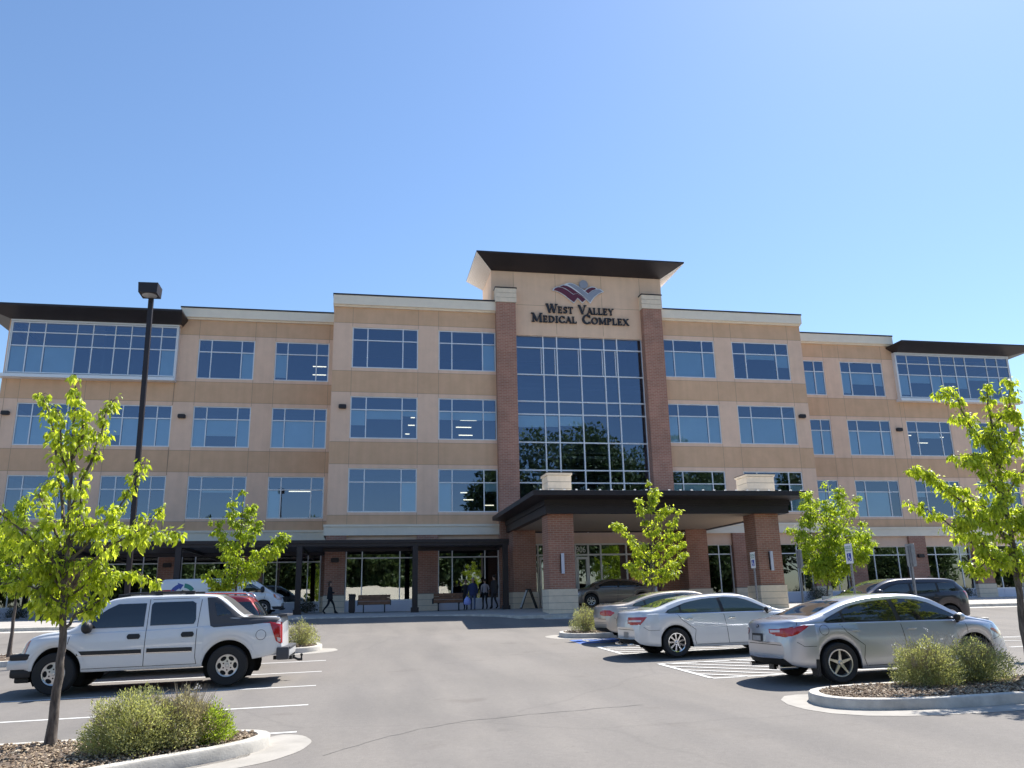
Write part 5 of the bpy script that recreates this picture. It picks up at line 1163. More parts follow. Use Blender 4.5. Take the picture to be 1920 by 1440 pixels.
z = SW(-.25, -2.2); r = thing("litter_bin", "slim dark square litter bin left of the wooden bench", "litter bin", (-.25, -2.2, z))
b = MB(); b.bbox(-.17, .17, -.17, .17, .05, .88, .02); b.bbox(-.13,.13,-.13,.13,0,.05,.01); b.build("bin_body", 'bronze', r); b = MB(); b.bbox(-.19, .19, -.19, .19, .88, .97, .03); b.box(-.1,.1,-.175,-.168,.70,.80); b.build("lid", 'black', r)
z = SW(9.15, -1.9); z -= .0; r = thing("sandwich_board", "A-frame sandwich board sign standing left of the left canopy column", "sandwich board", (9.15, -2.6, SW(9.15,-2.6)))
for sg, m in ((-1, 'signwhite'), (1, 'black')):
    b = MB(); b.add([(sg*.42,-.28,0),(sg*.42,.28,0),(sg*.06,.28,.98),(sg*.06,-.28,.98),(sg*.45,-.28,0),(sg*.45,.28,0),(sg*.09,.28,1.0),(sg*.09,-.28,1.0)], [(0,1,2,3),(4,7,6,5),(0,4,5,1),(1,5,6,2),(2,6,7,3),(3,7,4,0)]); pn = b.build("board_panel", 'black', r)
    if sg < 0:
        b = MB(); b.add([(-.452,-.24,.06),(-.452+.34,-.24,.96),(-.452+.34,.24,.96),(-.452,.24,.06)], [(0,1,2,3)]); b.build("poster", 'signwhite', pn)
b = MB(); b.box(-.10,.10,-.25,.25,.97,1.03); b.build("hinge_bar", 'black', r)

# ------------------------------------------------------------------ people
def figure(name, label, x, y, face, pose, top, legs, hair, h=1.72, bag=None, hair_long=False, coat=False):
    """skin-modifier body grown from a joint skeleton; local +y is the way the person faces"""
    k = h/1.75; z = SW(x, y); vs, es, rs = [], [], []
    def j(p, r, par=None):
        vs.append(tuple(c*k for c in p)); rs.append(r*k)
        if par is not None: es.append((par, len(vs)-1))
        return len(vs)-1
    pel = j((0,0,.93), .135)
    ab = j((0,.01,1.08), .125, pel); ch = j((0,.0,1.30), .140, ab); nk0 = j((0,-.01,1.45), .075, ch); nk = j((0,.0,1.53), .052, nk0); hd0 = j((0,.02,1.60), .078, nk); hd1 = j((0,.025,1.68), .088, hd0); j((0,.01,1.745), .055, hd1)
    nose = j((0,.125,1.645), .010, hd1)
    st = pose.get('stride', 0); bend = pose.get('bend', (0, 0))
    ankles = []
    for i, sx in enumerate((-1, 1)):
        f = st*(1 if i == 0 else -1); hip = j((sx*.095,0,.88), .098, pel); kn = j((sx*.10, f*.24 + .04 + (.06 if f < 0 else 0), .50 + (.0 if f >= 0 else .01)), .062, hip)
        an = j((sx*.10, f*.42 - (.06 if f < 0 else 0), .10 + (.05 if f < 0 else 0)), .043, kn); toe = j((sx*.11, f*.42 + .15 - (.04 if f < 0 else 0), .035), .040, an); j((sx*.10, f*.42-.05, .045+(.04 if f < 0 else 0)), .036, an)
    for i, sx in enumerate((-1, 1)):
        sh = j((sx*.185,-.01,1.41), .062, ch); e = pose.get('elbow', ((.24,-.06,1.13),(.24,-.06,1.13)))[i]; w = pose.get('wrist', ((.25,.05,.90),(.25,.05,.90)))[i]
        el = j((sx*e[0], e[1], e[2]), .044, sh); wr = j((sx*w[0], w[1], w[2]), .028, el)
        d = Vector((sx*w[0]-sx*e[0], w[1]-e[1], w[2]-e[2])).normalized(); pm = Vector((sx*w[0], w[1], w[2])) + d*.055; pa = j(tuple(pm), .030, wr)
        side = d.cross(Vector((1, 0, 0))).normalized()
        for q, ln in zip((-1.5,-.5,.5,1.5), (.060,.072,.075,.066)):
            a = pm + d*.03 + side*q*.017; b1 = j(tuple(a), .011, pa); b2 = j(tuple(a + d*ln*.55 - Vector((sx*.006,0,0))), .0095, b1); j(tuple(a + d*ln + Vector((-sx*.02,0,0))), .008, b2)
        th = j(tuple(pm + side*.034 - d*.01), .012, pa); j(tuple(pm + side*.050 + d*.03 - Vector((sx*.015,0,0))), .010, th)
    me = bpy.data.meshes.new("sk"); me.from_pydata(vs, es, []); o = bpy.data.objects.new("sk", me); COL.objects.link(o)
    md = o.modifiers.new("skin", 'SKIN'); md.use_smooth_shade = True
    for i, sv in enumerate(me.skin_vertices[0].data): sv.radius = (rs[i]*(1.25 if i in (1,2) else 1.0), rs[i]*(.85 if i in (1,2) else 1.0)); sv.use_root = (i == 0)
    ss = o.modifiers.new("sub", 'SUBSURF'); ss.levels = 1; ss.render_levels = 1
    dg = bpy.context.evaluated_depsgraph_get(); bm_ = bpy.data.meshes.new_from_object(o.evaluated_get(dg)); bpy.data.objects.remove(o)
    root = thing(name, label, "person", (x, y, z), face)
    bm_.materials.clear()
    for m in ('skin', top, legs, 'cl_black'): bm_.materials.append(MT[m])
    wz_ = [pose.get('wrist', ((.25,.05,.90),(.25,.05,.90)))[i] for i in (0, 1)]
    for p in bm_.polygons:
        c = p.center/k; mi = 1
        if c.z > 1.50: mi = 0
        elif c.z < .085: mi = 3
        elif c.z < .96 and abs(c.x) < .20: mi = 2
        for i, sx in enumerate((-1, 1)):
            if (Vector((sx*wz_[i][0], wz_[i][1], wz_[i][2])) - c).length < .17 and abs(c.x) > .17:
                dd = Vector((sx*wz_[i][0], wz_[i][1], wz_[i][2])); e = Vector((sx*.24, -.06, 1.13))
                if (c-dd).dot((dd - Vector((sx*pose.get('elbow', ((.24,-.06,1.13),)*2)[i][0], *pose.get('elbow', ((.24,-.06,1.13),)*2)[i][1:])))) > 0: mi = 0
        p.material_index = mi; p.use_smooth = True
    bo = bpy.data.objects.new("body", bm_); COL.objects.link(bo); bo.parent = root
    b = MB(); c = (0, -.012*k, 1.695*k); b.ball(c, .098*k, .108*k, .085*k, 0, 16, 10)
    if hair_long: b.ball((0, -.055*k, 1.60*k), .085*k, .06*k, .13*k, 0, 14, 8)
    b.build("hair", hair, root, smooth=60)
    b = MB()
    for sx in (-1, 1): b.ball((sx*.032*k, .098*k, 1.668*k), .010*k, .006*k, .007*k, 0, 8, 5)
    b.ball((0, .104*k, 1.605*k), .022*k, .006*k, .006*k, 0, 8, 4); b.build("face_features", 'hair_d', root)
    b = MB()
    for sx in (-1, 1): b.ball((sx*.090*k, .01*k, 1.64*k), .012*k, .02*k, .03*k, 0, 8, 6)
    b.build("ear", 'skin', root)
    if coat:
        b = MB(); rows = []
        for zz, rx, ry in ((1.42,.20,.11),(1.2,.20,.135),(1.0,.20,.15),(.80,.215,.17)): rows.append([(rx*k*math.cos(2*math.pi*q/20), ry*k*math.sin(2*math.pi*q/20), zz*k) for q in range(20)])
        b.grid(rows, 0, True); b.build("jacket", top, root, smooth=60)
    return root
figure("person", "person in black jacket and trousers walking right past the brick pier by the shrub", -1.37, -3.0, R(-90), {'stride': .75, 'elbow': ((.22,-.02,1.16),(.22,.02,1.16)), 'wrist': ((.20,.22,1.12),(.20,.25,1.14))}, 'cl_black', 'cl_black', 'hair_b', 1.62, hair_long=True, coat=True)
figure("person", "person in navy top and jeans striding towards us with a blue carrier bag", 6.05, -3.0, R(170), {'stride': .5, 'elbow': ((.24,-.04,1.13),(.26,-.03,1.13)), 'wrist': ((.24,.06,.90),(.31,.03,.89))}, 'cl_navy', 'cl_jean', 'hair_g', 1.66, coat=True)
figure("person", "person in pale shirt and dark trousers with back turned near the side door", 6.85, -2.0, R(10), {'stride': .15}, 'cl_white', 'cl_black', 'hair_d', 1.60)
figure("person", "tall person in dark grey clothes nearest the brick wall of the canopy", 7.36, -2.05, R(40), {'stride': .25, 'elbow': ((.25,-.02,1.14),(.24,-.05,1.13)), 'wrist': ((.24,.14,.98),(.25,.02,.90))}, 'cl_grey', 'cl_grey', 'hair_d', 1.80, coat=True)
figure("person", "person in black partly hidden behind the one carrying the blue bag", 5.72, -2.55, R(160), {'stride': .3}, 'cl_black', 'cl_black', 'hair_d', 1.58)
hx, hy = 6.05 - .31*.95, -3.06; hz = SW(6.05, -3.0) + .76
r = thing("carrier_bag", "pale blue plastic carrier bag held by the person in the navy top", "bag", (hx - .01, hy, hz - .48))
b = MB(); rows = []
for zz, rx, ry in ((0,.10,.05),(.03,.17,.09),(.15,.19,.11),(.28,.16,.09),(.36,.10,.05),(.40,.06,.03)): rows.append([(rx*math.cos(2*math.pi*q/18)*(1+.08*math.sin(q*2.3+zz*9)), ry*math.sin(2*math.pi*q/18)*(1+.08*math.cos(q*1.7+zz*7)), zz) for q in range(18)])
b.grid(rows, 0, True); b.add(rows[0], [tuple(range(18))]); b.build("bag_body", 'bag', r, smooth=50)
b = MB(); b.tube([(-.06,0,.39),(-.02,0,.47),(.02,0,.47),(.06,0,.39)], .010, 6); b.build("handle", 'bag', r)

# ------------------------------------------------------------------ trees and shrubs
TREES={
 'big':[
  [(-3.66,-35.75,-1.58),(-3.67,-35.75,-1.11),(-3.67,-35.75,-0.60),(-3.69,-35.75,-0.12),(-3.71,-35.75,0.25),(-3.73,-35.75,0.65),(-3.75,-35.75,1.13),(-3.79,-35.75,1.70),(-3.83,-35.75,2.27),(-3.86,-35.75,2.83),(-3.88,-35.75,3.13)],
  [(-3.78,-35.75,1.06),(-3.91,-35.75,1.48),(-4.02,-35.75,1.84),(-4.15,-35.75,2.27),(-4.28,-35.75,2.63),(-4.42,-35.75,2.89),(-4.49,-35.75,2.99)],
  [(-3.76,-35.75,1.27),(-3.68,-35.75,1.70),(-3.58,-35.75,2.06),(-3.52,-35.75,2.43),(-3.49,-35.75,2.76),(-3.41,-35.75,2.89)],
  [(-3.74,-35.75,0.58),(-3.53,-35.75,0.92),(-3.34,-35.75,1.27),(-3.23,-35.75,1.48),(-3.15,-35.75,1.84),(-3.07,-35.75,2.14)],
  [(-3.71,-35.75,0.18),(-3.49,-35.75,0.51),(-3.16,-35.75,0.78),(-2.87,-35.75,0.92),(-2.61,-35.75,1.02),(-2.40,-35.75,1.27)],
  [(-3.16,-35.75,0.78),(-2.81,-35.75,0.95),(-2.54,-35.75,0.99),(-2.39,-35.75,0.99)],
  [(-3.67,-35.75,-0.22),(-3.56,-35.75,-0.03),(-3.38,-35.75,0.02),(-3.29,-35.75,0.17),(-3.19,-35.75,0.47),(-2.90,-35.75,0.50),(-2.66,-35.75,0.35)],
  [(-3.71,-35.75,0.25),(-3.94,-35.75,0.52),(-4.21,-35.75,0.72),(-4.49,-35.75,0.93),(-4.76,-35.75,1.07)],
  [(-3.74,-35.75,0.72),(-3.97,-35.75,1.06),(-4.16,-35.75,1.34),(-4.32,-35.75,1.55),(-4.26,-35.75,1.76)],
  [(-3.71,-35.75,0.11),(-3.97,-35.75,0.25),(-4.24,-35.75,0.39),(-4.48,-35.75,0.33)],
  [(-3.73,-35.75,0.72),(-3.62,-35.75,1.06),(-3.59,-35.75,1.34),(-3.60,-35.75,1.66)],
  [(-3.72,-35.75,0.31),(-3.90,-35.75,0.72),(-4.18,-35.75,1.00),(-4.47,-35.75,1.27),(-4.68,-35.75,1.41)],
  [(-3.73,-35.75,0.65),(-3.44,-35.75,0.65),(-3.23,-35.75,0.47),(-3.31,-35.75,0.31)],
  [(-3.79,-35.75,1.70),(-3.92,-35.75,2.05),(-3.90,-35.75,2.42),(-3.98,-35.75,2.64)],
  [(-3.80,-35.75,1.98),(-3.67,-35.75,2.28),(-3.67,-35.75,2.57),(-3.76,-35.75,2.80)],
  [(-3.72,-35.75,0.38),(-3.95,-35.75,0.32),(-4.08,-35.75,0.12),(-3.85,-35.75,0.05)],
  [(-3.75,-35.75,0.92),(-3.42,-35.75,1.10),(-3.28,-35.75,0.99),(-3.09,-35.75,1.09)],
  [(-3.71,-35.75,0.18),(-3.53,-35.75,0.31),(-3.26,-35.75,0.78),(-2.97,-35.75,1.27)],
  [(-3.71,-35.75,0.25),(-4.09,-35.75,0.72),(-4.06,-35.75,1.00)],
  [(-3.69,-35.75,-0.02),(-3.85,-35.75,0.02),(-3.93,-35.75,0.18)],
  [(-3.73,-35.75,0.58),(-3.94,-35.75,0.59),(-4.12,-35.75,0.49)],
 ],
 'right':[
  [(11.08,-34.90,-1.37),(11.05,-34.90,-0.62),(11.10,-34.90,0.26),(11.14,-34.90,0.98),(11.11,-34.90,1.62),(11.11,-34.90,2.19),(11.14,-34.90,2.87),(11.13,-34.90,3.26),(11.16,-34.90,3.56)],
  [(11.12,-34.90,0.89),(10.70,-34.90,1.16),(10.35,-34.90,1.53),(10.03,-34.90,1.81),(9.76,-34.90,2.04),(9.56,-34.90,2.10)],
  [(11.06,-34.90,0.43),(10.58,-34.90,0.53),(10.23,-34.90,0.89),(9.96,-34.90,1.12),(9.82,-34.90,1.18)],
  [(11.11,-34.90,1.62),(10.84,-34.90,1.91),(10.68,-34.90,2.19),(10.27,-34.90,2.23)],
  [(11.12,-34.90,2.10),(10.94,-34.90,2.38),(10.40,-34.90,2.37)],
  [(11.13,-34.90,2.38),(10.81,-34.90,2.86),(10.75,-34.90,3.40),(10.46,-34.90,3.62)],
  [(11.12,-34.90,2.10),(11.46,-34.90,2.58),(11.66,-34.90,2.98),(11.41,-34.90,3.12)],
  [(11.11,-34.90,1.62),(11.64,-34.90,2.10),(12.05,-34.90,2.49)],
  [(11.12,-34.90,1.16),(11.63,-34.90,1.53),(12.07,-34.90,1.82)],
  [(11.14,-34.90,2.87),(11.43,-34.90,3.22),(11.34,-34.90,3.62)],
  [(11.10,-34.90,0.79),(10.77,-34.90,0.98),(10.63,-34.90,1.35),(10.79,-34.90,1.62)],
  [(11.12,-34.90,1.16),(10.86,-34.90,1.44),(10.55,-34.90,1.76)],
  [(11.10,-34.90,0.52),(10.80,-34.90,0.62),(10.54,-34.90,0.35),(10.37,-34.90,0.53)],
  [(11.08,-34.90,0.17),(11.52,-34.90,0.52),(11.88,-34.90,0.70)],
  [(11.14,-34.90,0.98),(11.42,-34.90,1.07),(11.43,-34.90,1.34)],
  [(11.11,-34.90,2.19),(10.86,-34.90,2.57),(11.03,-34.90,2.87)],
  [(11.10,-34.90,0.26),(11.26,-34.90,0.52),(11.13,-34.90,0.70)],
  [(11.12,-34.90,0.61),(10.63,-34.90,0.80),(10.21,-34.90,1.35),(9.84,-34.90,1.62)],
 ],
 'mid':[
  [(-3.57,-20.80,-1.25),(-3.62,-20.80,0.47),(-3.60,-20.80,1.42),(-3.59,-20.80,2.56),(-3.56,-20.80,3.52)],
  [(-3.61,-20.80,0.55),(-4.00,-20.80,1.03),(-4.39,-20.80,1.15)],
  [(-3.61,-20.80,0.63),(-4.21,-20.80,0.77),(-4.49,-20.80,0.96)],
  [(-3.61,-20.80,1.10),(-3.08,-20.80,1.34),(-2.70,-20.80,1.57),(-2.40,-20.80,2.06)],
  [(-3.60,-20.80,1.42),(-4.07,-20.80,2.07),(-4.22,-20.80,2.53)],
  [(-3.60,-20.80,1.91),(-3.13,-20.80,2.23),(-2.99,-20.80,2.55)],
  [(-3.61,-20.80,2.23),(-3.33,-20.80,2.89),(-3.31,-20.80,3.13)],
  [(-3.61,-20.80,1.26),(-2.78,-20.80,1.66),(-2.50,-20.80,1.73)],
  [(-2.70,-20.80,1.57),(-2.35,-20.80,1.98),(-2.28,-20.80,2.16)],
  [(-3.61,-20.80,0.63),(-3.87,-20.80,1.43),(-3.98,-20.80,1.91)],
  [(-3.61,-20.80,0.79),(-3.21,-20.80,0.94),(-2.99,-20.80,1.18)],
  [(-3.61,-20.80,2.23),(-3.87,-20.80,2.72),(-3.82,-20.80,3.13)],
  [(-3.61,-20.80,0.55),(-4.05,-20.80,0.64),(-4.19,-20.80,0.52)],
 ],
 'portico':[
  [(9.74,-20.20,-1.32),(9.84,-20.20,0.41),(9.89,-20.20,1.48),(9.95,-20.20,2.57),(9.96,-20.20,3.96)],
  [(9.85,-20.20,0.59),(9.27,-20.20,0.92),(8.99,-20.20,1.13)],
  [(9.86,-20.20,0.68),(10.52,-20.20,1.02),(11.03,-20.20,1.38),(11.24,-20.20,1.55)],
  [(9.88,-20.20,1.30),(9.14,-20.20,2.02),(8.78,-20.20,2.39),(8.54,-20.20,2.43)],
  [(9.91,-20.20,1.66),(10.52,-20.20,2.38),(10.91,-20.20,2.93)],
  [(9.91,-20.20,2.02),(9.54,-20.20,2.84),(9.37,-20.20,3.27)],
  [(9.94,-20.20,2.38),(10.36,-20.20,2.90),(10.53,-20.20,3.03)],
  [(9.87,-20.20,1.12),(10.56,-20.20,1.65),(10.91,-20.20,1.83)],
  [(9.86,-20.20,0.68),(9.49,-20.20,1.48),(9.42,-20.20,1.93)],
  [(9.89,-20.20,1.48),(10.39,-20.20,1.93),(10.73,-20.20,2.10)],
  [(9.85,-20.20,0.59),(10.30,-20.20,0.76),(10.60,-20.20,0.84)],
  [(9.95,-20.20,2.93),(10.17,-20.20,3.49),(10.23,-20.20,3.77)],
 ],
 'rmid':[
  [(19.29,-15.00,-1.36),(19.52,-15.00,0.58),(19.75,-15.00,2.57),(19.93,-15.00,4.68)],
  [(19.54,-15.00,0.80),(18.84,-15.00,1.47),(18.41,-15.00,2.36),(18.38,-15.00,3.14)],
  [(19.57,-15.00,1.01),(20.59,-15.00,1.56),(21.17,-15.00,2.11),(21.44,-15.00,2.56)],
  [(19.60,-15.00,1.23),(18.98,-15.00,2.58),(19.00,-15.00,3.71)],
  [(19.66,-15.00,1.90),(20.42,-15.00,3.02),(20.67,-15.00,3.94)],
  [(19.75,-15.00,2.57),(19.37,-15.00,3.71),(19.45,-15.00,4.29)],
  [(19.79,-15.00,3.03),(20.29,-15.00,3.94),(20.27,-15.00,4.41)],
  [(19.53,-15.00,0.69),(19.02,-15.00,0.91),(18.69,-15.00,1.25)],
  [(19.53,-15.00,0.69),(20.14,-15.00,1.01),(20.55,-15.00,1.22)],
  [(19.60,-15.00,1.23),(20.42,-15.00,2.12),(20.83,-15.00,2.91)],
  [(19.54,-15.00,0.80),(19.36,-15.00,1.68),(18.64,-15.00,2.81)],
  [(19.64,-15.00,1.68),(19.98,-15.00,2.57),(20.40,-15.00,3.48)],
  [(21.17,-15.00,2.11),(21.24,-15.00,1.66),(20.95,-15.00,1.44)],
  [(19.52,-15.00,0.62),(19.80,-15.00,1.23),(19.52,-15.00,1.90)],
 ],
 'farleft':[
  [(-9.77,-20.60,-1.08),(-9.79,-20.60,-0.16),(-9.78,-20.60,0.59),(-9.81,-20.60,1.51),(-9.84,-20.60,2.60),(-9.86,-20.60,3.39)],
  [(-9.78,-20.60,0.59),(-10.15,-20.60,1.05),(-10.57,-20.60,1.51)],
  [(-9.79,-20.60,0.74),(-9.45,-20.60,1.19),(-9.22,-20.60,1.65)],
  [(-9.81,-20.60,1.51),(-10.22,-20.60,2.13),(-10.50,-20.60,2.60)],
  [(-9.82,-20.60,1.82),(-9.51,-20.60,2.28),(-9.38,-20.60,2.76)],
  [(-9.85,-20.60,2.28),(-10.10,-20.60,2.92),(-10.07,-20.60,3.23)],
  [(-9.80,-20.60,1.05),(-9.56,-20.60,1.50),(-9.13,-20.60,2.12)],
  [(-9.80,-20.60,1.20),(-10.40,-20.60,1.82),(-10.80,-20.60,2.13)],
 ],
}

NPR = np.random.RandomState(11)
def leaf_mesh(P, D, Nn, size, wid=.62, droop=.25):
    """P points, D pointing directions, Nn normals, size per leaf -> folded four-triangle leaves"""
    D = D/np.linalg.norm(D, axis=1)[:, None]; Sd = np.cross(D, Nn); Sd /= np.linalg.norm(Sd, axis=1)[:, None]+1e-9; Nn = np.cross(Sd, D); s = size[:, None]
    base = P; mid = P + D*s*.5 + Nn*s*.03; tip = P + D*s - Nn*s*droop; l = P + D*s*.42 + Sd*s*wid*.5 - Nn*s*.10; r = P + D*s*.42 - Sd*s*wid*.5 - Nn*s*.10
    n = len(P); V = np.stack([base, l, tip, r, mid], 1).reshape(-1, 3); o = np.arange(n)[:, None]*5
    F = np.stack([o + np.array([0,4,1]), o + np.array([1,4,2]), o + np.array([0,3,4]), o + np.array([3,2,4])], 1).reshape(-1, 3)
    return V, F
def fast_mesh(name, V, F, mat, parent):
    me = bpy.data.meshes.new(name); n = len(F); me.vertices.add(len(V)); me.loops.add(n*3); me.polygons.add(n)
    me.vertices.foreach_set("co", np.asarray(V, np.float32).ravel()); me.loops.foreach_set("vertex_index", np.asarray(F, np.int32).ravel())
    me.polygons.foreach_set("loop_start", np.arange(0, n*3, 3, dtype=np.int32)); me.update(calc_edges=True); me.materials.append(MT[mat])
    o = bpy.data.objects.new(name, me); COL.objects.link(o); o.parent = parent; return o
def tree(key, name, label, cat, trunk_r, br_r, nleaf, lsize, spread, mat, depth=1.0, group=None, start=.22, twigs=5, rot=.6, base=None):
    rnd_ = np.random.RandomState(abs(hash(key)) % 1000 if False else sum(map(ord, key))); br = [np.array(b_, float) for b_ in TREES[key]]
    b0 = br[0][0].copy(); gz = G(b0[0], b0[1]) + .12
    root = thing(name, label, cat, (b0[0], b0[1], gz), group=group); org = np.array([b0[0], b0[1], gz])
    br[0][0][2] = gz - .06
    T = MB(); centers = []; wts = []
    def wob(p, a):
        q = [p[0]]
        for u, v in zip(p[:-1], p[1:]):
            for t in (.33, .66, 1.0): q.append(u + (v-u)*t + (rnd_.normal(0, a, 3) if t < 1 else 0))
        return np.array(q)
    for bi, p in enumerate(br):
        p = p.copy()
        if bi > 0:                                             # give the limb its depth: it leaves the trunk and leans to or from the viewer
            a = rnd_.uniform(-1, 1)*depth*.55; n = len(p); p[:, 1] += np.linspace(0, 1, n)**1.0*a*np.linalg.norm(p[-1]-p[0])
        q = wob(p, .012 if bi else .008); n = len(q); Ln = np.linalg.norm(q[-1]-q[0])
        r0, r1 = (trunk_r, trunk_r*.10) if bi == 0 else (br_r*min(1, .45+Ln*.35), .004)
        rad = [r0 + (r1-r0)*(i/(n-1))**(.75 if bi == 0 else .9) for i in range(n)]
        if bi == 0: rad[0] *= 1.35; rad[1] *= 1.1
        T.tube([tuple(v-org) for v in q], rad, 9 if bi == 0 else 6)
        s0 = .40 if bi == 0 else start; i0 = int(n*s0)
        for i in range(i0, n):
            t = i/(n-1); sp = spread*(1.15 - .55*t) if bi else spread*(1.05 - .6*t)
            sp *= rnd_.uniform(.55, 1.35); centers.append((q[i], sp, q[min(i+1, n-1)]-q[max(i-1, 0)])); wts.append(sp**1.2*(1.5 if bi else 1.0))
            for _ in range(twigs if (i % 2 == 0) else 0):
                d = rnd_.normal(0, 1, 3); d[2] = abs(d[2])*.5 - .1; d /= np.linalg.norm(d); e = q[i] + d*sp*rnd_.uniform(.5, 1.15); e2 = e + np.array([0,0,-.02])
                T.tube([tuple(q[i]-org), tuple((q[i]+e)/2 + np.array([0,0,.02]) - org), tuple(e2-org)], [.005, .004, .002], 4)
                centers.append((e, sp*.45, d)); wts.append(sp**1.2*.9)
    T.build("trunk", 'bark', root, smooth=60, fix=False)
    w = np.array(wts); w /= w.sum(); idx = rnd_.choice(len(centers), nleaf, p=w)
    C = np.array([c[0] for c in centers])[idx]; SP = np.array([c[1] for c in centers])[idx]; DR = np.array([c[2] for c in centers])[idx]
    off = rnd_.normal(0, 1, (nleaf, 3)); off /= np.linalg.norm(off, axis=1)[:, None]; off *= (rnd_.uniform(0, 1, nleaf)**.55*SP)[:, None]; off[:, 2] *= .85; off[:, 2] -= .02
    P = C + off
    out = off.copy(); out /= np.linalg.norm(out, axis=1)[:, None]+1e-6
    D = out*.8 + np.array([0,0,-.75]) + rnd_.normal(0, .45, (nleaf, 3)); Nn = np.array([0,0,1.0]) + out*.5 + rnd_.normal(0, .4, (nleaf, 3))
    V, F = leaf_mesh(P-org, D, Nn, lsize*rnd_.uniform(.45, 1.3, nleaf), .54, .32)
    fast_mesh("crown", V, F, mat, root)
    return root
tree('big', "maple_tree", "tall slender young maple in the near left island before the pickup's bonnet", "tree", .068, .026, 6300, .090, .150, 'leaf')
tree('right', "maple_tree", "large young maple leaning in at the right edge beside the silver blue car", "tree", .074, .030, 9300, .092, .185, 'leaf')
tree('mid', "maple_tree", "young maple with a lopsided crown rising behind the white pickup in front of the van", "tree", .05, .022, 5600, .115, .23, 'leaf2')
tree('portico', "maple_tree", "small young maple standing in front of the entrance canopy", "tree", .05, .022, 5200, .115, .225, 'leaf')
tree('rmid', "maple_tree", "full rounded young maple right of the canopy behind an accessible parking sign", "tree", .055, .024, 15000, .120, .46, 'leaf2')
tree('farleft', "maple_tree", "thin young maple at the far left edge behind the tall slender one", "tree", .06, .024, 3600, .12, .26, 'leaf2')

def shrub(x, y, rx, ry, h, label, mat, n, ls, group=None, dry=0, base=None, stems=60, flowers=0, name="shrub", flat=.8):
    z = base if base is not None else G(x, y) + .13; rn = np.random.RandomState(int(abs(x*131 + y*17)*10) % 9999)
    r = thing(name, label, "shrub", (x, y, z), group=group)
    T = MB(); tips = []
    for k in range(stems):
        a = rn.uniform(0, 2*math.pi); q = rn.uniform(0, 1)**.5; e = np.array([math.cos(a)*rx*q, math.sin(a)*ry*q, h*(1-.45*q*q)*rn.uniform(.82, 1.10)])
        m = e*np.array([.35,.35,.55]); T.tube([(e[0]*.12, e[1]*.12, -.03), tuple(m), tuple(e)], [.008, .005, .0018], 4); tips.append(e)
        for _ in range(3):
            t = rn.uniform(.45, .95); p0 = m + (e-m)*t if t > .5 else e*t; d = np.array([rn.normal(0, .10), rn.normal(0, .10), rn.uniform(.04, .16)])*h; T.tube([tuple(p0), tuple(p0+d)], [.003, .0012], 3)
    T.build("stems", 'bark_l', r, fix=False)
    u = rn.normal(0, 1, (n, 3)); u /= np.linalg.norm(u, axis=1)[:, None]; u[:, 2] = np.abs(u[:, 2]); rr = rn.uniform(0, 1, n)**.42
    lump = 1 + .16*np.sin(u[:, 0]*5+x) * np.cos(u[:, 1]*6+y) + .10*np.sin(u[:, 2]*9 + u[:, 0]*7)
    u2 = u.copy(); u2[:, 2] = u[:, 2]**.72; P = u2*rr[:, None]*lump[:, None]*np.array([rx, ry, h*.97]); P[:, 2] = np.maximum(P[:, 2], rn.uniform(.02, .12, n))
    P += rn.normal(0, .018, (n, 3))
    D = u*.9 + np.array([0,0,.55]) + rn.normal(0, .5, (n, 3)); Nn = rn.normal(0, 1, (n, 3)) + np.array([0,0,.8])
    V, F = leaf_mesh(P, D, Nn, ls*rn.uniform(.6, 1.3, n), .42, .1); fast_mesh("foliage", V, F, mat, r)
    if dry:
        m = dry; T = MB()
        for k in range(m):
            a = rn.uniform(0, 2*math.pi); q = rn.uniform(.2, 1.05); e = np.array([math.cos(a)*rx*q, math.sin(a)*ry*q, h*rn.uniform(.75, 1.22)]); T.tube([(e[0]*.3, e[1]*.3, h*.25), tuple(e*np.array([.7,.7,.7])), tuple(e)], [.003, .0022, .001], 3)
        T.build("dry_twigs", 'bark_l', r, fix=False)
    if flowers:
        T = MB()
        for k in range(flowers):
            e = tips[rn.randint(len(tips))]*np.array([1,1,1.0]); hh = rn.uniform(.10, .28); T.tube([tuple(e*.9), tuple(e + np.array([rn.normal(0,.03), rn.normal(0,.03), hh]))], [.0018, .0012], 3)
            for _ in range(4): T.ball(tuple(e + np.array([rn.normal(0,.02), rn.normal(0,.02), hh - rn.uniform(0, .07)])), .009, .009, .006, 1, 5, 3)
        T.build("seed_heads", ['bark_l', 'signwhite'], r, fix=False)
    return r
shrub(-2.48, -36.60, .60, .56, .65, "broad dense olive green shrub filling the near left island beside the tree trunk", 'shrub', 24000, .032, stems=110)
shrub(-1.98, -36.46, .36, .36, .60, "dry twiggy straw coloured shrub in the middle of the near left island", 'shrub_d', 8500, .030, dry=260, stems=70, flowers=4)
shrub(-1.68, -36.36, .26, .27, .45, "small bright green shrub nearest the rounded tip of the near left island", 'shrub_g', 4200, .034, stems=70)
shrub(-1.60, -20.85, .50, .48, .72, "pale green rounded shrub in the island tip behind the pickup's tailgate", 'shrub', 4200, .045, stems=70, flowers=6)
shrub(7.45, -20.35, .52, .50, .80, "rounded olive shrub on the small island left of the champagne saloon", 'shrub', 4600, .045, stems=70, dry=60)
shrub(8.80, -35.35, .50, .50, .68, "olive green shrub at the left of the pair in the right-hand island", 'shrub', 14000, .032, stems=90, flowers=8, dry=120)
shrub(9.74, -35.25, .57, .52, .66, "olive green shrub at the right of the pair in the right-hand island", 'shrub', 14000, .032, stems=90, dry=90, flowers=4)
shrub(11.35, -34.98, .30, .28, .40, "low yellow-green shrub right of the car in the right-hand island", 'shrub_g', 3000, .032, stems=40)
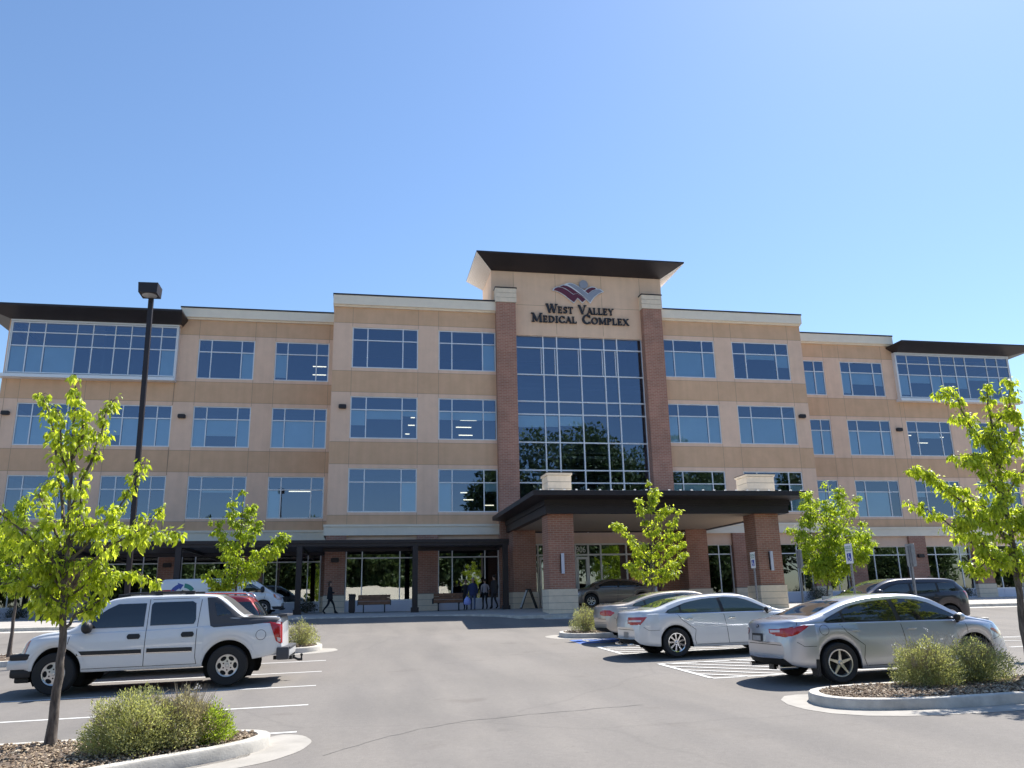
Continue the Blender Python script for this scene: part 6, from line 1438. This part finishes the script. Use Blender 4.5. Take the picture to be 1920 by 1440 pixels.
for i, (x, y, w, h, lb) in enumerate(((-2.75,-.35+.9,.62,.72,"dark clipped shrub under the storefront window left of the walking person"),(-5.9,2.2,.55,.62,"low dark shrub at the wall behind the white van's bonnet"),(-9.3,2.2,.6,.62,"low dark shrub at the wall behind the rear of the van"),
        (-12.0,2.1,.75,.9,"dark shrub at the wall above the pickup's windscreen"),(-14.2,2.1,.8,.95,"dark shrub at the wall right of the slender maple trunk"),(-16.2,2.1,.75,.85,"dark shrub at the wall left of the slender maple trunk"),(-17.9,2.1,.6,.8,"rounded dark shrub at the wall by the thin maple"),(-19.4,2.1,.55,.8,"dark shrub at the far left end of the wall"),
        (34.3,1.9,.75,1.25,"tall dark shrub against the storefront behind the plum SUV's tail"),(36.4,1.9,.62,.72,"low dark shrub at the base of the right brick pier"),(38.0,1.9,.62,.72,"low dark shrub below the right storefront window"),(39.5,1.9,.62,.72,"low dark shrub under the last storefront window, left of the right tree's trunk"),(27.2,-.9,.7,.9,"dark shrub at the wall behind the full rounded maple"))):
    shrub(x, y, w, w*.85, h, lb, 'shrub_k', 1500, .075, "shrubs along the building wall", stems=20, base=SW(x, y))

# ------------------------------------------------------------------ across the road behind the photographer (seen mirrored in the glass)
def bigtree(x, y, h, rad, label, n=13000):
    z = G(x, y); r = thing("shade_tree", label, "tree", (x, y, z), group="large trees across the road"); rn = np.random.RandomState(int(abs(x)*7 + h*3))
    T = MB(); T.tube([(0,0,-.1),(.2,0,h*.3),(.1,.2,h*.65),(0,0,h*.92)], [h*.022,h*.017,h*.01,.04], 8)
    cl = []
    for k in range(26):
        a = rn.uniform(0, 6.28); q = rn.uniform(.15, 1)**.6*rad; zz = h*rn.uniform(.28, .97); q *= math.sqrt(max(.12, 1 - ((zz/h-.58)/.48)**2)); e = np.array([q*math.cos(a), q*math.sin(a), zz]); cl.append(e); T.tube([(0,0,zz*.7), tuple(e*np.array([.6,.6,.93])), tuple(e)], [.09,.06,.02], 5)
    T.build("trunk", 'bark', r, smooth=60, fix=False)
    C = np.array(cl)[rn.randint(len(cl), size=n)]; o_ = rn.normal(0, 1, (n, 3)); o_ /= np.linalg.norm(o_, axis=1)[:, None]; P = C + o_*(rn.uniform(0, 1, n)**.4)[:, None]*rad*.40
    V, F = leaf_mesh(P, o_ + rn.normal(0, .5, (n, 3)), rn.normal(0, 1, (n, 3)) + np.array([0,0,1]), np.full(n, .65)*rn.uniform(.6, 1.4, n), .7, .2); fast_mesh("crown", V, F, 'bigleaf', r); return r
for x, y, h, rad in ((35,-88,29,10),(47,-84,26,9),(25,-96,25,7),(60,-92,25,9),(75,-86,21,8),(6,-100,13,6),(-14,-104,14,6),(-30,-98,12,6),(-46,-100,13,7)):
    PROTO = bigtree(x, y, h, rad, "large dark shade tree across the road, mirrored in the building's glass")
for i, (x, y, s_) in enumerate(((84,-90,.62),(96,-84,.6),(108,-92,.66),(121,-86,.6),(134,-94,.7),(148,-88,.64),(163,-95,.7),(180,-90,.66),(66,-100,.7),(-60,-96,1.05),(-73,-102,1.0),(-86,-96,1.1),(-99,-104,1.0),(-113,-98,1.1),(12,-104,1.15),(-4,-103,1.2),(-22,-104,1.25),(-38,-106,1.2))):
    r2 = PROTO.copy(); COL.objects.link(r2); r2.location = (x, y, G(x, y)); r2.rotation_euler = (0, 0, i*1.3); s_ *= (1.25 if x > 50 else 1.0); r2.scale = (s_, s_, s_)
    for ch in list(PROTO.children): c2 = ch.copy(); COL.objects.link(c2); c2.parent = r2
H = thing("low_house", "long low house with a pale roof across the road, mirrored in the storefront glass", "house", (-2, -86, G(0, -86)))
b = MB(); b.box(-15, 15, -4, 4, 0, 2.5); b.build("wall", 'stone', H)
b = MB(); b.prismx([(-5,2.45),(5,2.45),(0,4.6)], -16, 16); b.build("roof", 'cream', H)
for x in (-11,-5,2,9): b = MB(); b.box(x-.9, x+.9, 4.0, 4.04, .9, 2.1); b.build("window", 'carglass', H)
